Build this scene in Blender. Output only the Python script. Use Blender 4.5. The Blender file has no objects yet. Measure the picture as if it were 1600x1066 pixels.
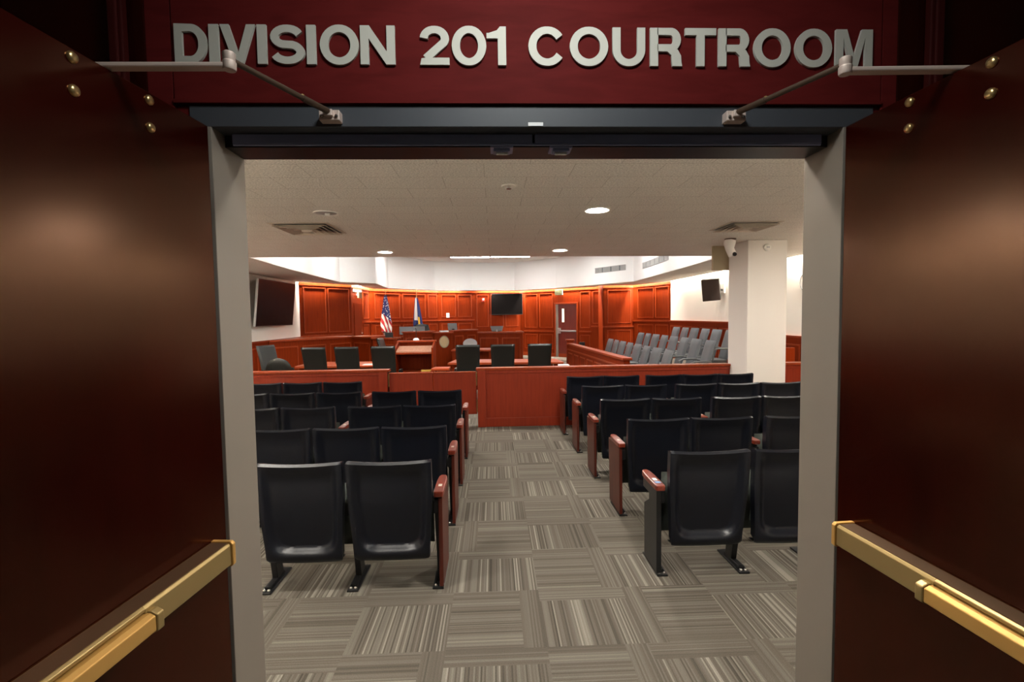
import bpy, bmesh, math, random
from mathutils import Matrix, Vector
from mathutils.geometry import tessellate_polygon

C = bpy.context.scene.collection
PI = math.pi
random.seed(7)

# ------------------------------------------------------------------ helpers
def rad(a): return math.radians(a)

class MB:
    """collects shapes, then links them as ONE mesh object"""
    def __init__(self, M=None):
        self.v, self.f, self.M = [], [], (M or Matrix())
        self.uv = None
    def add(self, vs, fs, M=None):
        n = len(self.v)
        T = self.M @ M if M is not None else self.M
        self.v += [tuple(T @ Vector(p)) for p in vs]
        self.f += [tuple(i + n for i in f) for f in fs]
        return self
    def box(self, x0, x1, y0, y1, z0, z1, M=None):
        vs = [(x, y, z) for z in (z0, z1) for y in (y0, y1) for x in (x0, x1)]
        fs = [(0, 2, 3, 1), (4, 5, 7, 6), (0, 1, 5, 4), (2, 6, 7, 3), (0, 4, 6, 2), (1, 3, 7, 5)]
        return self.add(vs, fs, M)
    def beam(self, p, q, w, h, up=(0, 0, 1)):
        p, q, up = Vector(p), Vector(q), Vector(up)
        d = (q - p).normalized(); s = d.cross(up).normalized(); u = s.cross(d)
        vs = []
        for c in (p, q):
            for a, b in ((-1, -1), (1, -1), (1, 1), (-1, 1)):
                vs.append(tuple(c + s * (a * w / 2) + u * (b * h / 2)))
        fs = [(3, 2, 1, 0), (4, 5, 6, 7), (0, 1, 5, 4), (1, 2, 6, 5), (2, 3, 7, 6), (3, 0, 4, 7)]
        return self.add(vs, fs)
    def tube(self, pts, r, n=8, cap=True):
        pts = [Vector(p) for p in pts]; vs, fs = [], []
        prev = None
        for i, p in enumerate(pts):
            d = (pts[min(i + 1, len(pts) - 1)] - pts[max(i - 1, 0)]).normalized()
            if prev is None:
                a = Vector((0, 0, 1)) if abs(d.z) < .9 else Vector((1, 0, 0))
                s = d.cross(a).normalized()
            else:
                s = (prev - d * prev.dot(d)).normalized()
            prev = s; t = d.cross(s)
            rr = r[i] if isinstance(r, (list, tuple)) else r
            for k in range(n):
                a = 2 * PI * k / n
                vs.append(tuple(p + (s * math.cos(a) + t * math.sin(a)) * rr))
        for i in range(len(pts) - 1):
            for k in range(n):
                k2 = (k + 1) % n
                fs.append((i * n + k, i * n + k2, (i + 1) * n + k2, (i + 1) * n + k))
        if cap:
            fs.append(tuple(range(n - 1, -1, -1))); m = (len(pts) - 1) * n
            fs.append(tuple(m + k for k in range(n)))
        return self.add(vs, fs)
    def lathe(self, prof, n=24, M=None):
        vs, fs = [], []
        for r, z in prof:
            for k in range(n):
                a = 2 * PI * k / n
                vs.append((r * math.cos(a), r * math.sin(a), z))
        for i in range(len(prof) - 1):
            for k in range(n):
                k2 = (k + 1) % n
                fs.append((i * n + k, i * n + k2, (i + 1) * n + k2, (i + 1) * n + k))
        fs.append(tuple(range(n - 1, -1, -1))); m = (len(prof) - 1) * n
        fs.append(tuple(m + k for k in range(n)))
        return self.add(vs, fs, M)
    def prism(self, poly, z0, z1, M=None):
        n = len(poly)
        vs = [(x, y, z0) for x, y in poly] + [(x, y, z1) for x, y in poly]
        fs = [tuple(range(n - 1, -1, -1)), tuple(range(n, 2 * n))]
        fs += [(i, (i + 1) % n, n + (i + 1) % n, n + i) for i in range(n)]
        return self.add(vs, fs, M)
    def surf(self, fn, nu, nv, M=None, closed_u=False):
        vs = [fn(i / nu, j / nv) for j in range(nv + 1) for i in range(nu + (0 if closed_u else 1))]
        w = nu if closed_u else nu + 1
        fs = []
        for j in range(nv):
            for i in range(nu):
                i2 = (i + 1) % w
                fs.append((j * w + i, j * w + i2, (j + 1) * w + i2, (j + 1) * w + i))
        return self.add(vs, fs, M)
    def frame(self, u0, u1, z0, z1, w=.026, d=.02, y=0):
        """a picture-frame moulding standing off a panel face that looks to -y"""
        self.box(u0, u1, y - d, y, z1 - w, z1); self.box(u0, u1, y - d, y, z0, z0 + w)
        self.box(u0, u0 + w, y - d, y, z0 + w, z1 - w); self.box(u1 - w, u1, y - d, y, z0 + w, z1 - w)
        return self
    def mesh(self, name, m, smooth=False, fix=True):
        me = bpy.data.meshes.new(name)
        me.from_pydata(self.v, [], self.f)
        if fix:
            bm = bmesh.new(); bm.from_mesh(me)
            bmesh.ops.recalc_face_normals(bm, faces=bm.faces)
            bm.to_mesh(me); bm.free()
        me.materials.append(m)
        if smooth:
            me.shade_smooth()
            me.set_sharp_from_angle(angle=rad(40))
        return me
    def build(self, name, m, parent=None, loc=None, rz=0, smooth=False, bevel=0, fix=True, seg=2):
        o = bpy.data.objects.new(name, self.mesh(name, m, smooth, fix))
        C.objects.link(o)
        if parent is not None: o.parent = parent
        if loc is not None: o.location = loc
        if rz: o.rotation_euler.z = rz
        if bevel:
            b = o.modifiers.new('Bevel', 'BEVEL'); b.width = bevel; b.segments = seg
            b.limit_method = 'ANGLE'; b.angle_limit = rad(35)
        return o

def tag(o, label, cat, group=None, kind=None):
    o['label'] = label; o['category'] = cat
    if group: o['group'] = group
    if kind: o['kind'] = kind
    return o

def thing(name, label, cat, loc=(0, 0, 0), rz=0, group=None, kind=None):
    o = bpy.data.objects.new(name, None); C.objects.link(o)
    o.empty_display_size = .1
    o.location = loc; o.rotation_euler = (0, 0, rz)
    return tag(o, label, cat, group, kind)

def copy_tree(o, parent=None):
    c = o.copy(); C.objects.link(c)
    if parent is not None: c.parent = parent
    for ch in list(o.children): copy_tree(ch, c)
    return c

def frame_on(A, B):
    """matrix of a wall running A->B: local x along it, local -y into the room, z up"""
    A = Vector((A[0], A[1], 0)); B = Vector((B[0], B[1], 0)); d = (B - A).normalized()
    n = Vector((-d.y, d.x, 0))                       # local +y = away from the room for left-to-right runs
    return Matrix(((d.x, n.x, 0, A.x), (d.y, n.y, 0, A.y), (0, 0, 1, 0), (0, 0, 0, 1))), (B - A).length

# ------------------------------------------------------------------ materials
def newmat(name):
    m = bpy.data.materials.new(name); m.use_nodes = True
    nt = m.node_tree
    b = nt.nodes['Principled BSDF']
    return m, nt, b
def N(nt, t, **kw):
    n = nt.nodes.new(t)
    for k, v in kw.items():
        if k.startswith('i_'):
            n.inputs[int(k[2:]) if k[2:].isdigit() else k[2:]].default_value = v
        else: setattr(n, k, v)
    return n
def plain(name, col, rough=.5, metal=0., bump=0., bscale=200., spec=.5, emit=None, strength=0., coat=0.):
    m, nt, b = newmat(name)
    b.inputs['Base Color'].default_value = (*col, 1)
    b.inputs['Roughness'].default_value = rough
    b.inputs['Metallic'].default_value = metal
    b.inputs['Specular IOR Level'].default_value = spec
    b.inputs['Coat Weight'].default_value = coat
    if emit:
        b.inputs['Emission Color'].default_value = (*emit, 1); b.inputs['Emission Strength'].default_value = strength
    if bump:
        tc = N(nt, 'ShaderNodeTexCoord'); nz = N(nt, 'ShaderNodeTexNoise')
        nz.inputs['Scale'].default_value = bscale; nz.inputs['Detail'].default_value = 3
        bp = N(nt, 'ShaderNodeBump'); bp.inputs['Strength'].default_value = bump; bp.inputs['Distance'].default_value = .01
        nt.links.new(tc.outputs['Object'], nz.inputs['Vector'])
        nt.links.new(nz.outputs['Fac'], bp.inputs['Height']); nt.links.new(bp.outputs['Normal'], b.inputs['Normal'])
    return m
def wood(name, c0, c1, rough=.35, spec=.5, sc=(14, 14, .7), coat=.15):
    m, nt, b = newmat(name)
    tc = N(nt, 'ShaderNodeTexCoord'); mp = N(nt, 'ShaderNodeMapping'); mp.inputs['Scale'].default_value = sc
    n1 = N(nt, 'ShaderNodeTexNoise'); n1.inputs['Scale'].default_value = 3; n1.inputs['Detail'].default_value = 6
    n1.inputs['Distortion'].default_value = .6
    n2 = N(nt, 'ShaderNodeTexNoise'); n2.inputs['Scale'].default_value = .7
    mx = N(nt, 'ShaderNodeMath', operation='MULTIPLY_ADD'); mx.inputs[1].default_value = .35
    cr = N(nt, 'ShaderNodeValToRGB')
    cr.color_ramp.elements[0].position = .4; cr.color_ramp.elements[0].color = (*c0, 1)
    cr.color_ramp.elements[1].position = .78; cr.color_ramp.elements[1].color = (*c1, 1)
    L = nt.links.new
    L(tc.outputs['Object'], mp.inputs['Vector']); L(mp.outputs['Vector'], n1.inputs['Vector'])
    L(tc.outputs['Object'], n2.inputs['Vector'])
    L(n2.outputs['Fac'], mx.inputs[0]); L(n1.outputs['Fac'], mx.inputs[2])
    L(mx.outputs[0], cr.inputs['Fac']); L(cr.outputs['Color'], b.inputs['Base Color'])
    b.inputs['Roughness'].default_value = rough; b.inputs['Specular IOR Level'].default_value = spec
    b.inputs['Coat Weight'].default_value = coat; b.inputs['Coat Roughness'].default_value = .25
    return m

M_wood = wood('cherry_wood', (.130, .0138, .0018), (.185, .021, .0026), .45, .07, coat=0.)
M_trim = wood('cherry_trim', (.19, .024, .0045), (.27, .038, .007), .36, .25, coat=.05)
M_rail = wood('rail_wood', (.20, .02, .007), (.25, .028, .009), .4, .28, coat=.05)
M_door = wood('mahogany_door', (.012, .0006, .0003), (.018, .0010, .0005), .28, .32, (6, 6, .4), 0.)
def stain_lacquer(m, tint, rough, ior):
    # dark stained lacquer: the gloss itself is coloured by the stain
    nt = m.node_tree; b = nt.nodes['Principled BSDF']; out = nt.nodes['Material Output']
    b.inputs['Specular IOR Level'].default_value = 0
    gl = N(nt, 'ShaderNodeBsdfGlossy'); gl.inputs['Color'].default_value = (*tint, 1); gl.inputs['Roughness'].default_value = rough
    fr = N(nt, 'ShaderNodeFresnel'); fr.inputs['IOR'].default_value = ior
    mx = N(nt, 'ShaderNodeMixShader')
    nt.links.new(fr.outputs[0], mx.inputs[0]); nt.links.new(b.outputs[0], mx.inputs[1]); nt.links.new(gl.outputs[0], mx.inputs[2])
    nt.links.new(mx.outputs[0], out.inputs['Surface'])
stain_lacquer(M_door, (1., .57, .38), .2, 1.47)
M_sign = wood('mahogany_panel', (.082, .009, .0085), (.112, .0125, .012), .6, .03, (2, 10, 10), 0.)
M_endp = wood('seat_end_wood', (.048, .008, .0045), (.085, .0145, .007), .45, .3)
M_arm = wood('armrest_wood', (.11, .014, .007), (.19, .028, .012), .28, .45, (14, 1, 14), .15)
M_table = wood('table_wood', (.25, .036, .009), (.37, .06, .015), .36, .3, (1, 14, 14))
M_white = plain('white_paint', (.80, .78, .74), .7)
M_fascia = plain('fascia_paint', (.86, .87, .86), .75)
M_cream = plain('cream_paint', (.84, .81, .745), .7)
M_column = plain('column_paint', (.73, .69, .65), .75)
M_jamb = plain('taupe_frame_paint', (.215, .185, .155), .6, spec=.3)
M_head = plain('grey_frame_paint', (.052, .057, .068), .5)
M_black = plain('black_metal', (.012, .012, .013), .35, .2)
M_gasket = plain('gasket_with_sheen', (.25, .29, .48), .35)  # lightened blue puts the hall-light sheen into the base colour
M_vinyl = plain('black_vinyl', (.003, .0042, .0088), .36, 0, .04, 260, spec=.36)
M_fabric = plain('grey_green_fabric', (.075, .085, .075), .9, 0, .1, 500)
M_leather = plain('black_leather', (.0045, .0068, .0056), .42, 0, .05, 120)
M_jury = plain('grey_jury_fabric', (.078, .087, .094), .5, 0, .1, 400)
M_lgrey = plain('pale_grey_plastic', (.42, .42, .43), .5)
M_mgrey = plain('mid_grey_plastic', (.14, .15, .155), .4)
M_chrome = plain('polished_steel', (.6, .6, .6), .22, 1.)
M_steel = plain('brushed_letter_metal', (.53, .52, .465), .6, .1, spec=.2)
M_closer = plain('bronze_closer', (.62, .50, .44), .42, .25)
M_closerd = plain('dark_bronze_arm', (.10, .065, .045), .42, .5)
M_brass = plain('dull_brass', (.38, .27, .11), .42, .65)
M_brassd = plain('dark_brass_top', (.12, .07, .04), .45, .6)
M_gold = plain('gold_brass', (.58, .33, .09), .55, .5)
M_bolt = plain('bolt_brass', (.50, .36, .16), .3, .9)
M_screen = plain('tv_screen', (.006, .005, .005), .25, spec=.08)
M_bezel = plain('tv_bezel', (.015, .015, .016), .3)
M_silver = plain('silver_edge', (.5, .5, .5), .3, .8)
M_plate = plain('number_plate', (.62, .58, .5), .4, .3)
M_paper = plain('white_paper', (.8, .8, .8), .8)
M_bluep = plain('blue_sticker', (.18, .32, .55), .6)
M_red = plain('alarm_red', (.55, .05, .03), .4)
M_green = plain('pale_green_sign', (.28, .33, .2), .6)
M_speaker = plain('brown_grille', (.03, .016, .012), .85)
M_seal = plain('seal_bronze', (.50, .40, .24), .45, .5, .5, 60)
M_sealr = plain('seal_rim_bronze', (.33, .27, .17), .4, .7)
M_dark = plain('dark_void', (.01, .01, .01), .8)
M_lens = plain('lamp_lens', (.9, .9, .85), .5, emit=(1., .94, .84), strength=300.)
M_tube = plain('fluorescent_lens', (.9, .9, .9), .5, emit=(1., .97, .93), strength=34.)
M_hall = plain('hall_light_lens', (.9, .9, .9), .5, emit=(.97, 1., .96), strength=27.)
M_window = plain('lit_door_glass', (.7, .72, .6), .3, emit=(1., .95, .8), strength=.5)
M_grille = plain('grille_metal', (.38, .38, .37), .5)
M_vent = plain('vent_paint', (.62, .54, .45), .6)
M_brownbox = plain('beige_box', (.42, .34, .22), .7)

def carpet_mat():
    m, nt, b = newmat('carpet_tiles')
    L = nt.links.new
    def mth(op, a, c=None, d=None, clamp=False):
        n = N(nt, 'ShaderNodeMath', operation=op); n.use_clamp = clamp
        for i, x in enumerate((a, c, d)):
            if x is None: continue
            if isinstance(x, (int, float)): n.inputs[i].default_value = x
            else: L(x, n.inputs[i])
        return n.outputs[0]
    tc = N(nt, 'ShaderNodeTexCoord'); sp = N(nt, 'ShaderNodeSeparateXYZ'); L(tc.outputs['Object'], sp.inputs[0])
    u = mth('MULTIPLY', mth('SUBTRACT', sp.outputs[0], .239), 2.); v = mth('MULTIPLY', mth('SUBTRACT', sp.outputs[1], 2.3), 2.)
    i = mth('FLOOR', u); j = mth('FLOOR', v); fu = mth('SUBTRACT', u, i); fv = mth('SUBTRACT', v, j)
    par = mth('MODULO', mth('ADD', mth('ADD', i, j), 1000.), 2.)           # 0: stripes run away from the door
    ij = N(nt, 'ShaderNodeCombineXYZ'); L(i, ij.inputs[0]); L(j, ij.inputs[1])
    wn = N(nt, 'ShaderNodeTexWhiteNoise', noise_dimensions='2D'); L(ij.outputs[0], wn.inputs['Vector'])
    flip = mth('GREATER_THAN', wn.outputs['Value'], .72)
    # quarter-turned copies of one tile: field across ~77 %, band in the last 23 %
    fu2 = mth('ADD', mth('MULTIPLY', fu, mth('SUBTRACT', 1., mth('MULTIPLY', flip, 2.))), flip)
    mixf = lambda f, a, c: mth('ADD', mth('MULTIPLY', a, mth('SUBTRACT', 1., f)), mth('MULTIPLY', c, f))
    across = mixf(par, fv, fu2)          # coordinate that decides band or field
    along = mixf(par, fu, fv)
    band = mth('GREATER_THAN', across, .77)
    s = mixf(band, along, across)
    # stripe noise: 1D cells of two widths
    w = N(nt, 'ShaderNodeTexWhiteNoise', noise_dimensions='2D')
    cx = N(nt, 'ShaderNodeCombineXYZ')
    L(mth('FLOOR', mth('MULTIPLY', s, 60.)), cx.inputs[0]); L(mth('ADD', mth('MULTIPLY', wn.outputs['Value'], 3.), band), cx.inputs[1])
    L(cx.outputs[0], w.inputs['Vector'])
    w2 = N(nt, 'ShaderNodeTexWhiteNoise', noise_dimensions='2D')
    cx2 = N(nt, 'ShaderNodeCombineXYZ')
    L(mth('FLOOR', mth('MULTIPLY', s, 15.)), cx2.inputs[0]); L(mth('MULTIPLY', wn.outputs['Value'], 5.), cx2.inputs[1])
    L(cx2.outputs[0], w2.inputs['Vector'])
    val = mth('ADD', mth('MULTIPLY', w.outputs['Value'], .68), mth('MULTIPLY', w2.outputs['Value'], .32))
    # the band and the crosswise fields get lower stripe contrast; the fields for viewing direction
    calm = mth('MAXIMUM', band, mth('MULTIPLY', par, .75))
    val = mth('ADD', mth('MULTIPLY', mth('SUBTRACT', val, .45), mth('SUBTRACT', 1., mth('MULTIPLY', calm, .45))), .43)
    cr = N(nt, 'ShaderNodeValToRGB')
    e = cr.color_ramp.elements
    e[0].position = .1; e[0].color = (.070, .060, .049, 1)
    e[1].position = .92; e[1].color = (.27, .25, .215, 1)
    x = e.new(.42); x.color = (.122, .107, .088, 1)
    x = e.new(.68); x.color = (.160, .144, .120, 1)
    L(val, cr.inputs['Fac'])
    nz = N(nt, 'ShaderNodeTexNoise'); nz.inputs['Scale'].default_value = 260; nz.inputs['Detail'].default_value = 2
    L(tc.outputs['Object'], nz.inputs['Vector'])
    mix = N(nt, 'ShaderNodeMix', data_type='RGBA', blend_type='MULTIPLY'); mix.inputs['Factor'].default_value = .55
    cr2 = N(nt, 'ShaderNodeValToRGB'); cr2.color_ramp.elements[0].position = .3; cr2.color_ramp.elements[0].color = (.55, .55, .55, 1)
    cr2.color_ramp.elements[1].position = .65; cr2.color_ramp.elements[1].color = (1.25, 1.25, 1.25, 1)
    L(nz.outputs['Fac'], cr2.inputs['Fac'])
    L(cr.outputs['Color'], mix.inputs['A']); L(cr2.outputs['Color'], mix.inputs['B'])
    L(mix.outputs['Result'], b.inputs['Base Color'])
    bp = N(nt, 'ShaderNodeBump'); bp.inputs['Strength'].default_value = .4; bp.inputs['Distance'].default_value = .004
    L(nz.outputs['Fac'], bp.inputs['Height']); L(bp.outputs['Normal'], b.inputs['Normal'])
    b.inputs['Roughness'].default_value = .95; b.inputs['Specular IOR Level'].default_value = .15
    return m
M_carpet = carpet_mat()

def ceiling_mat():
    m, nt, b = newmat('textured_ceiling_tiles')
    L = nt.links.new
    tc = N(nt, 'ShaderNodeTexCoord')
    br = N(nt, 'ShaderNodeTexBrick'); br.offset = .5; br.offset_frequency = 2
    br.inputs['Color1'].default_value = (.89, .86, .79, 1); br.inputs['Color2'].default_value = (.86, .83, .765, 1)
    br.inputs['Mortar'].default_value = (.66, .62, .56, 1)
    br.inputs['Scale'].default_value = 1.; br.inputs['Mortar Size'].default_value = .003
    br.inputs['Brick Width'].default_value = .61; br.inputs['Row Height'].default_value = .305
    mp = N(nt, 'ShaderNodeMapping'); mp.inputs['Location'].default_value = (.05, .11, 0)
    L(tc.outputs['Object'], mp.inputs['Vector']); L(mp.outputs['Vector'], br.inputs['Vector'])
    nz = N(nt, 'ShaderNodeTexNoise'); nz.inputs['Scale'].default_value = 75; nz.inputs['Detail'].default_value = 4
    nz.inputs['Roughness'].default_value = .65
    L(tc.outputs['Object'], nz.inputs['Vector'])
    cr = N(nt, 'ShaderNodeValToRGB'); cr.color_ramp.elements[0].position = .38; cr.color_ramp.elements[0].color = (.72, .72, .72, 1)
    cr.color_ramp.elements[1].position = .6; cr.color_ramp.elements[1].color = (1.08, 1.08, 1.08, 1)
    L(nz.outputs['Fac'], cr.inputs['Fac'])
    mix = N(nt, 'ShaderNodeMix', data_type='RGBA', blend_type='MULTIPLY'); mix.inputs['Factor'].default_value = .9
    L(br.outputs['Color'], mix.inputs['A']); L(cr.outputs['Color'], mix.inputs['B'])
    L(mix.outputs['Result'], b.inputs['Base Color'])
    bp = N(nt, 'ShaderNodeBump'); bp.inputs['Strength'].default_value = .8; bp.inputs['Distance'].default_value = .01
    L(nz.outputs['Fac'], bp.inputs['Height']); L(bp.outputs['Normal'], b.inputs['Normal'])
    b.inputs['Roughness'].default_value = .95; b.inputs['Specular IOR Level'].default_value = .1
    return m
M_ceil = ceiling_mat()

def flag_mat(kind):
    """drape cloth: UV u runs round the folds, v runs up the hanging cloth"""
    m, nt, b = newmat('flag_cloth_' + kind)
    L = nt.links.new
    uv = N(nt, 'ShaderNodeUVMap'); sp = N(nt, 'ShaderNodeSeparateXYZ'); L(uv.outputs[0], sp.inputs[0])
    def mth(op, a, c=None, d=None):
        n = N(nt, 'ShaderNodeMath', operation=op)
        for i, x in enumerate((a, c, d)):
            if x is None: continue
            if isinstance(x, (int, float)): n.inputs[i].default_value = x
            else: L(x, n.inputs[i])
        return n.outputs[0]
    def mixc(f, A, B):
        n = N(nt, 'ShaderNodeMix', data_type='RGBA'); L(f, n.inputs['Factor'])
        for k, x in (('A', A), ('B', B)):
            if isinstance(x, tuple): n.inputs[k].default_value = x
            else: L(x, n.inputs[k])
        return n.outputs['Result']
    u, v = sp.outputs[0], sp.outputs[1]
    white, red, blue, gold = (.75, .72, .68, 1), (.42, .02, .025, 1), (.02, .035, .16, 1), (.75, .42, .02, 1)
    if kind == 'stripes':
        ph = mth('ADD', mth('MULTIPLY', u, 6.), mth('MULTIPLY', v, 3.4))
        st = mth('GREATER_THAN', mth('FRACT', ph), .5)
        stripes = mixc(st, white, red)
        vo = N(nt, 'ShaderNodeTexVoronoi'); vo.inputs['Scale'].default_value = 1.
        cb = N(nt, 'ShaderNodeCombineXYZ'); L(mth('MULTIPLY', u, 14.), cb.inputs[0]); L(mth('MULTIPLY', v, 22.), cb.inputs[1])
        L(cb.outputs[0], vo.inputs['Vector'])
        star = mth('LESS_THAN', vo.outputs['Distance'], .3)
        canton = mixc(star, blue, white)
        iscan = mth('GREATER_THAN', mth('ADD', v, mth('MULTIPLY', u, .38)), .72)
        col = mixc(iscan, stripes, canton)
    else:
        wb = mth('LESS_THAN', mth('ABSOLUTE', mth('SUBTRACT', u, .70)), .07)
        up = mth('GREATER_THAN', v, .3)
        col = mixc(mth('MULTIPLY', wb, up), blue, white)
        g = mth('MULTIPLY', mth('LESS_THAN', mth('ABSOLUTE', mth('SUBTRACT', u, .83)), .055), mth('LESS_THAN', v, .42))
        col = mixc(g, col, gold)
        r = mth('MULTIPLY', mth('LESS_THAN', mth('ABSOLUTE', mth('SUBTRACT', u, .85)), .05), mth('LESS_THAN', v, .14))
        col = mixc(r, col, red)
    L(col, b.inputs['Base Color']); b.inputs['Roughness'].default_value = .7
    return m

# ------------------------------------------------------------------ the setting
CEIL = 2.64
HF = 1.42                    # face of the hall-side wall, round the doors
XL, XR = -5.38, 5.62

def struct(o, label, cat): return tag(o, label, cat, kind='structure')

fl = MB().box(-7, 7, -4, 22, -.1, 0).build('floor', M_carpet)
struct(fl, 'taupe striped carpet tiles in a quarter-turn pattern', 'floor')

# low ceiling with the recessed tray cut out of it
TRAY = [(-3.95, 8.06), (-4.12, 10.0), (-4.28, 13.75), (-3.46, 14.45), (-3.62, 16.9), (-2.25, 18.75), (-.9, 19.4), (.85, 19.45),
        (2.35, 18.0), (3.4, 16.4), (4.33, 14.85), (4.22, 11.4), (4.07, 8.45)]
A_, B_, C_, D_, E_, F_, G_, R_ = (XL, 13.65), (-4.38, 15.1), (-4.36, 17.2), (-2.2, 19.2), (1.1, 20.0), (3.95, 17.6), (4.95, 17.0), (XR, 15.2)
def inset(A, B, g):
    M, l = frame_on(A, B)
    return M @ Vector((0, -g, 0)), M @ Vector((l, -g, 0))
g = .16                      # the soffit stops a hand's width short of the washed walls
def slab(name, polys, z0, z1, mat):
    mb = MB()
    for p in polys: mb.prism(p, z0, z1)
    return mb.build(name, mat)
XO = XR - g
cl = slab('ceiling', [
    [(XL + g, 1.59), (XO, 1.59), (XO, 8.45), TRAY[12], TRAY[0], (XL, 8.06), (XL, 7.3), (XL + g, 7.3)],  # left gap cut for the added slot lamp
    [(XL, 8.06)] + TRAY[:8] + [(1.06, 19.81), (-2.13, 19.04), (-4.2, 17.12), (-4.2, 15.2), (-4.48, 14.88), (XL, 13.45)],
    TRAY[7:] + [(XO, 8.45), (XO, 15.16), (4.86, 16.84), (3.72, 16.84), (3.72, 17.56), (1.06, 19.81)]], CEIL, CEIL + .015, M_ceil)
struct(cl, 'low beige textured tile ceiling over the gallery and round the recess', 'ceiling')
# tray: upright white fascia and a high white ceiling
mb = MB(); n = len(TRAY)
cx0, cy0 = 0.1, 13.5
outer = [(x + (x - cx0) * .012, y + (y - cy0) * .012) for x, y in TRAY]
for i in range(n):
    j = (i + 1) % n
    p, q, P, Q = TRAY[i], TRAY[j], outer[i], outer[j]
    z0, z1 = CEIL + .015, 3.76
    mb.add([(*p, z0), (*q, z0), (*Q, z0), (*P, z0), (*p, z1), (*q, z1), (*Q, z1), (*P, z1)],
           [(0, 1, 2, 3), (4, 7, 6, 5), (0, 4, 5, 1), (3, 2, 6, 7), (1, 5, 6, 2), (0, 3, 7, 4)])
fa = mb.build('wall_fascia', M_fascia)
struct(fa, 'white upright sides of the recessed tray in the ceiling', 'wall')
# a projecting lower band along the far side of the fascia
mb = MB()
def bandpt(i):
    p = Vector((*TRAY[i], 0)); c_ = Vector((.1, 13.5, 0))
    return p + (c_ - p).normalized() * (0 if i in (4, 8) else .05)
for i in (4, 5, 6, 7):
    p, q = Vector((*TRAY[i], 0)), Vector((*TRAY[i + 1], 0)); a, b_ = bandpt(i), bandpt(i + 1)
    vs = [(v_.x, v_.y, z) for z in (CEIL + .002, CEIL + .27) for v_ in (p, q, b_, a)]
    mb.add(vs, [(0, 1, 2, 3), (4, 7, 6, 5), (0, 4, 5, 1), (3, 2, 6, 7), (1, 5, 6, 2), (0, 3, 7, 4)])
struct(mb.build('trim_1', M_fascia), 'white projecting band low on the far curved fascia', 'trim')
tc_ = MB().prism(outer, 3.76, 3.82).build('ceiling_tray', M_white)
struct(tc_, 'high white ceiling inside the recessed tray', 'ceiling')
rf = MB().box(-6.2, 6.4, 1.3, 21.2, 4.0, 4.1).build('ceiling_roof', M_white)
struct(rf, 'roof slab above the courtroom ceilings', 'ceiling')
slot = slab('ceiling_slot', [
    [(-6.2, 1.6), (6.4, 1.6), (6.4, 8.45), outer[12], outer[0], (-6.2, 8.06)],
    [(-6.2, 8.06)] + outer[:8] + [(.9, 21.2), (-6.2, 21.2)],
    outer[7:] + [(6.4, 8.45), (6.4, 21.2), (.9, 21.2)]], 2.98, 3.02, M_white)
struct(slot, 'white top of the lighting slot along the walls', 'ceiling')

# side walls: painted above, panelled wainscot below
def wall_run(name, label, A, B, z0, z1, m, th=.12):
    M, l = frame_on(A, B)
    o = MB(M).box(0, l, 0, th, z0, z1).build(name, m)
    return struct(o, label, 'wall'), M, l
wl, M, l = wall_run('wall_left', 'cream painted left wall behind the large tilted screen', (XL, 1.6), A_, 0, 3.0, M_cream)
# (left wall runs away from the viewer: its room side looks to +x)
w = MB(M)
w.box(0, l, -.03, 0, 0, 1.10)
wo = w.build('wainscot', M_wood, wl)
w = MB(M)
w.box(0, l, -.05, 0, 1.10, 1.135); w.box(0, l, -.045, 0, 0, .12)
k = 0.
while k + 1.2 < l:
    w.frame(k + .1, k + 1.1, .25, .98, y=-.03); k += 1.2
w.build('wainscot_moulding', M_trim, wl)
wr, M, l = wall_run('wall_right', 'cream painted right wall washed by light from above', R_, (XR, 1.6), 0, 3.0, M_cream)
w = MB(M).box(0, 5.2, -.03, 0, 0, 1.39); w.box(5.2, l, -.03, 0, 0, 1.16); w.build('wainscot', M_wood, wr)
w = MB(M).box(0, 5.2, -.055, 0, 1.39, 1.425); w.box(5.2, l, -.055, 0, 1.16, 1.195); w.box(0, l, -.045, 0, 0, .12)
k = 0.1
while k + 1.1 < l:
    w.frame(k, k + 1.0, .25, 1.26 if k + 1 < 5.2 else 1.04, y=-.03); k += 1.1
w.build('wainscot_moulding', M_trim, wr)

def panel_wall(name, label, A, B, panels, rails, crown=True, th=.1, m=M_wood):
    wo, M, l = wall_run(name, label, A, B, 0, 2.9, m, th)
    t = MB(M)
    for (u0, u1, z0, z1) in panels: t.frame(u0, u1, z0, z1)
    for (u0, u1, z) in rails: t.box(u0, u1, -.04, 0, z - .025, z + .025)
    if crown: t.box(0, l, -.025, 0, 2.57, 2.66)
    t.box(0, l, -.02, 0, 0, .14)
    t.build('panel_moulding', M_trim, wo)
    return wo, M, l
W1, M1, l1 = panel_wall('wall_back_left', 'cherry panelled wall of two tall panels beside the large screen', A_, B_,
    [(.12, l_ := .86, 1.22, 2.52), (.92, 1.68, 1.22, 2.52)], [(0, 1.75, 1.13)])
W2, M2, l2 = panel_wall('wall_back_return', 'short cherry wall with a plain door beside the flags', B_, C_,
    [(1.25, 1.95, 1.6, 2.5), (1.25, 1.95, .3, 1.4)], [(1.2, 2.1, 1.49)])
W3, M3, l3 = panel_wall('wall_back_flags', 'cherry panelled back wall behind the two flags', C_, D_,
    [(.2, 1.22, 1.60, 2.5), (1.34, 2.36, 1.60, 2.5), (2.48, 2.9, 1.60, 2.5), (.2, 1.22, .3, 1.36), (1.34, 2.36, .3, 1.36), (2.48, 2.9, .3, 1.36)],
    [(0, l3 if False else 2.94, 1.49)])
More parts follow.
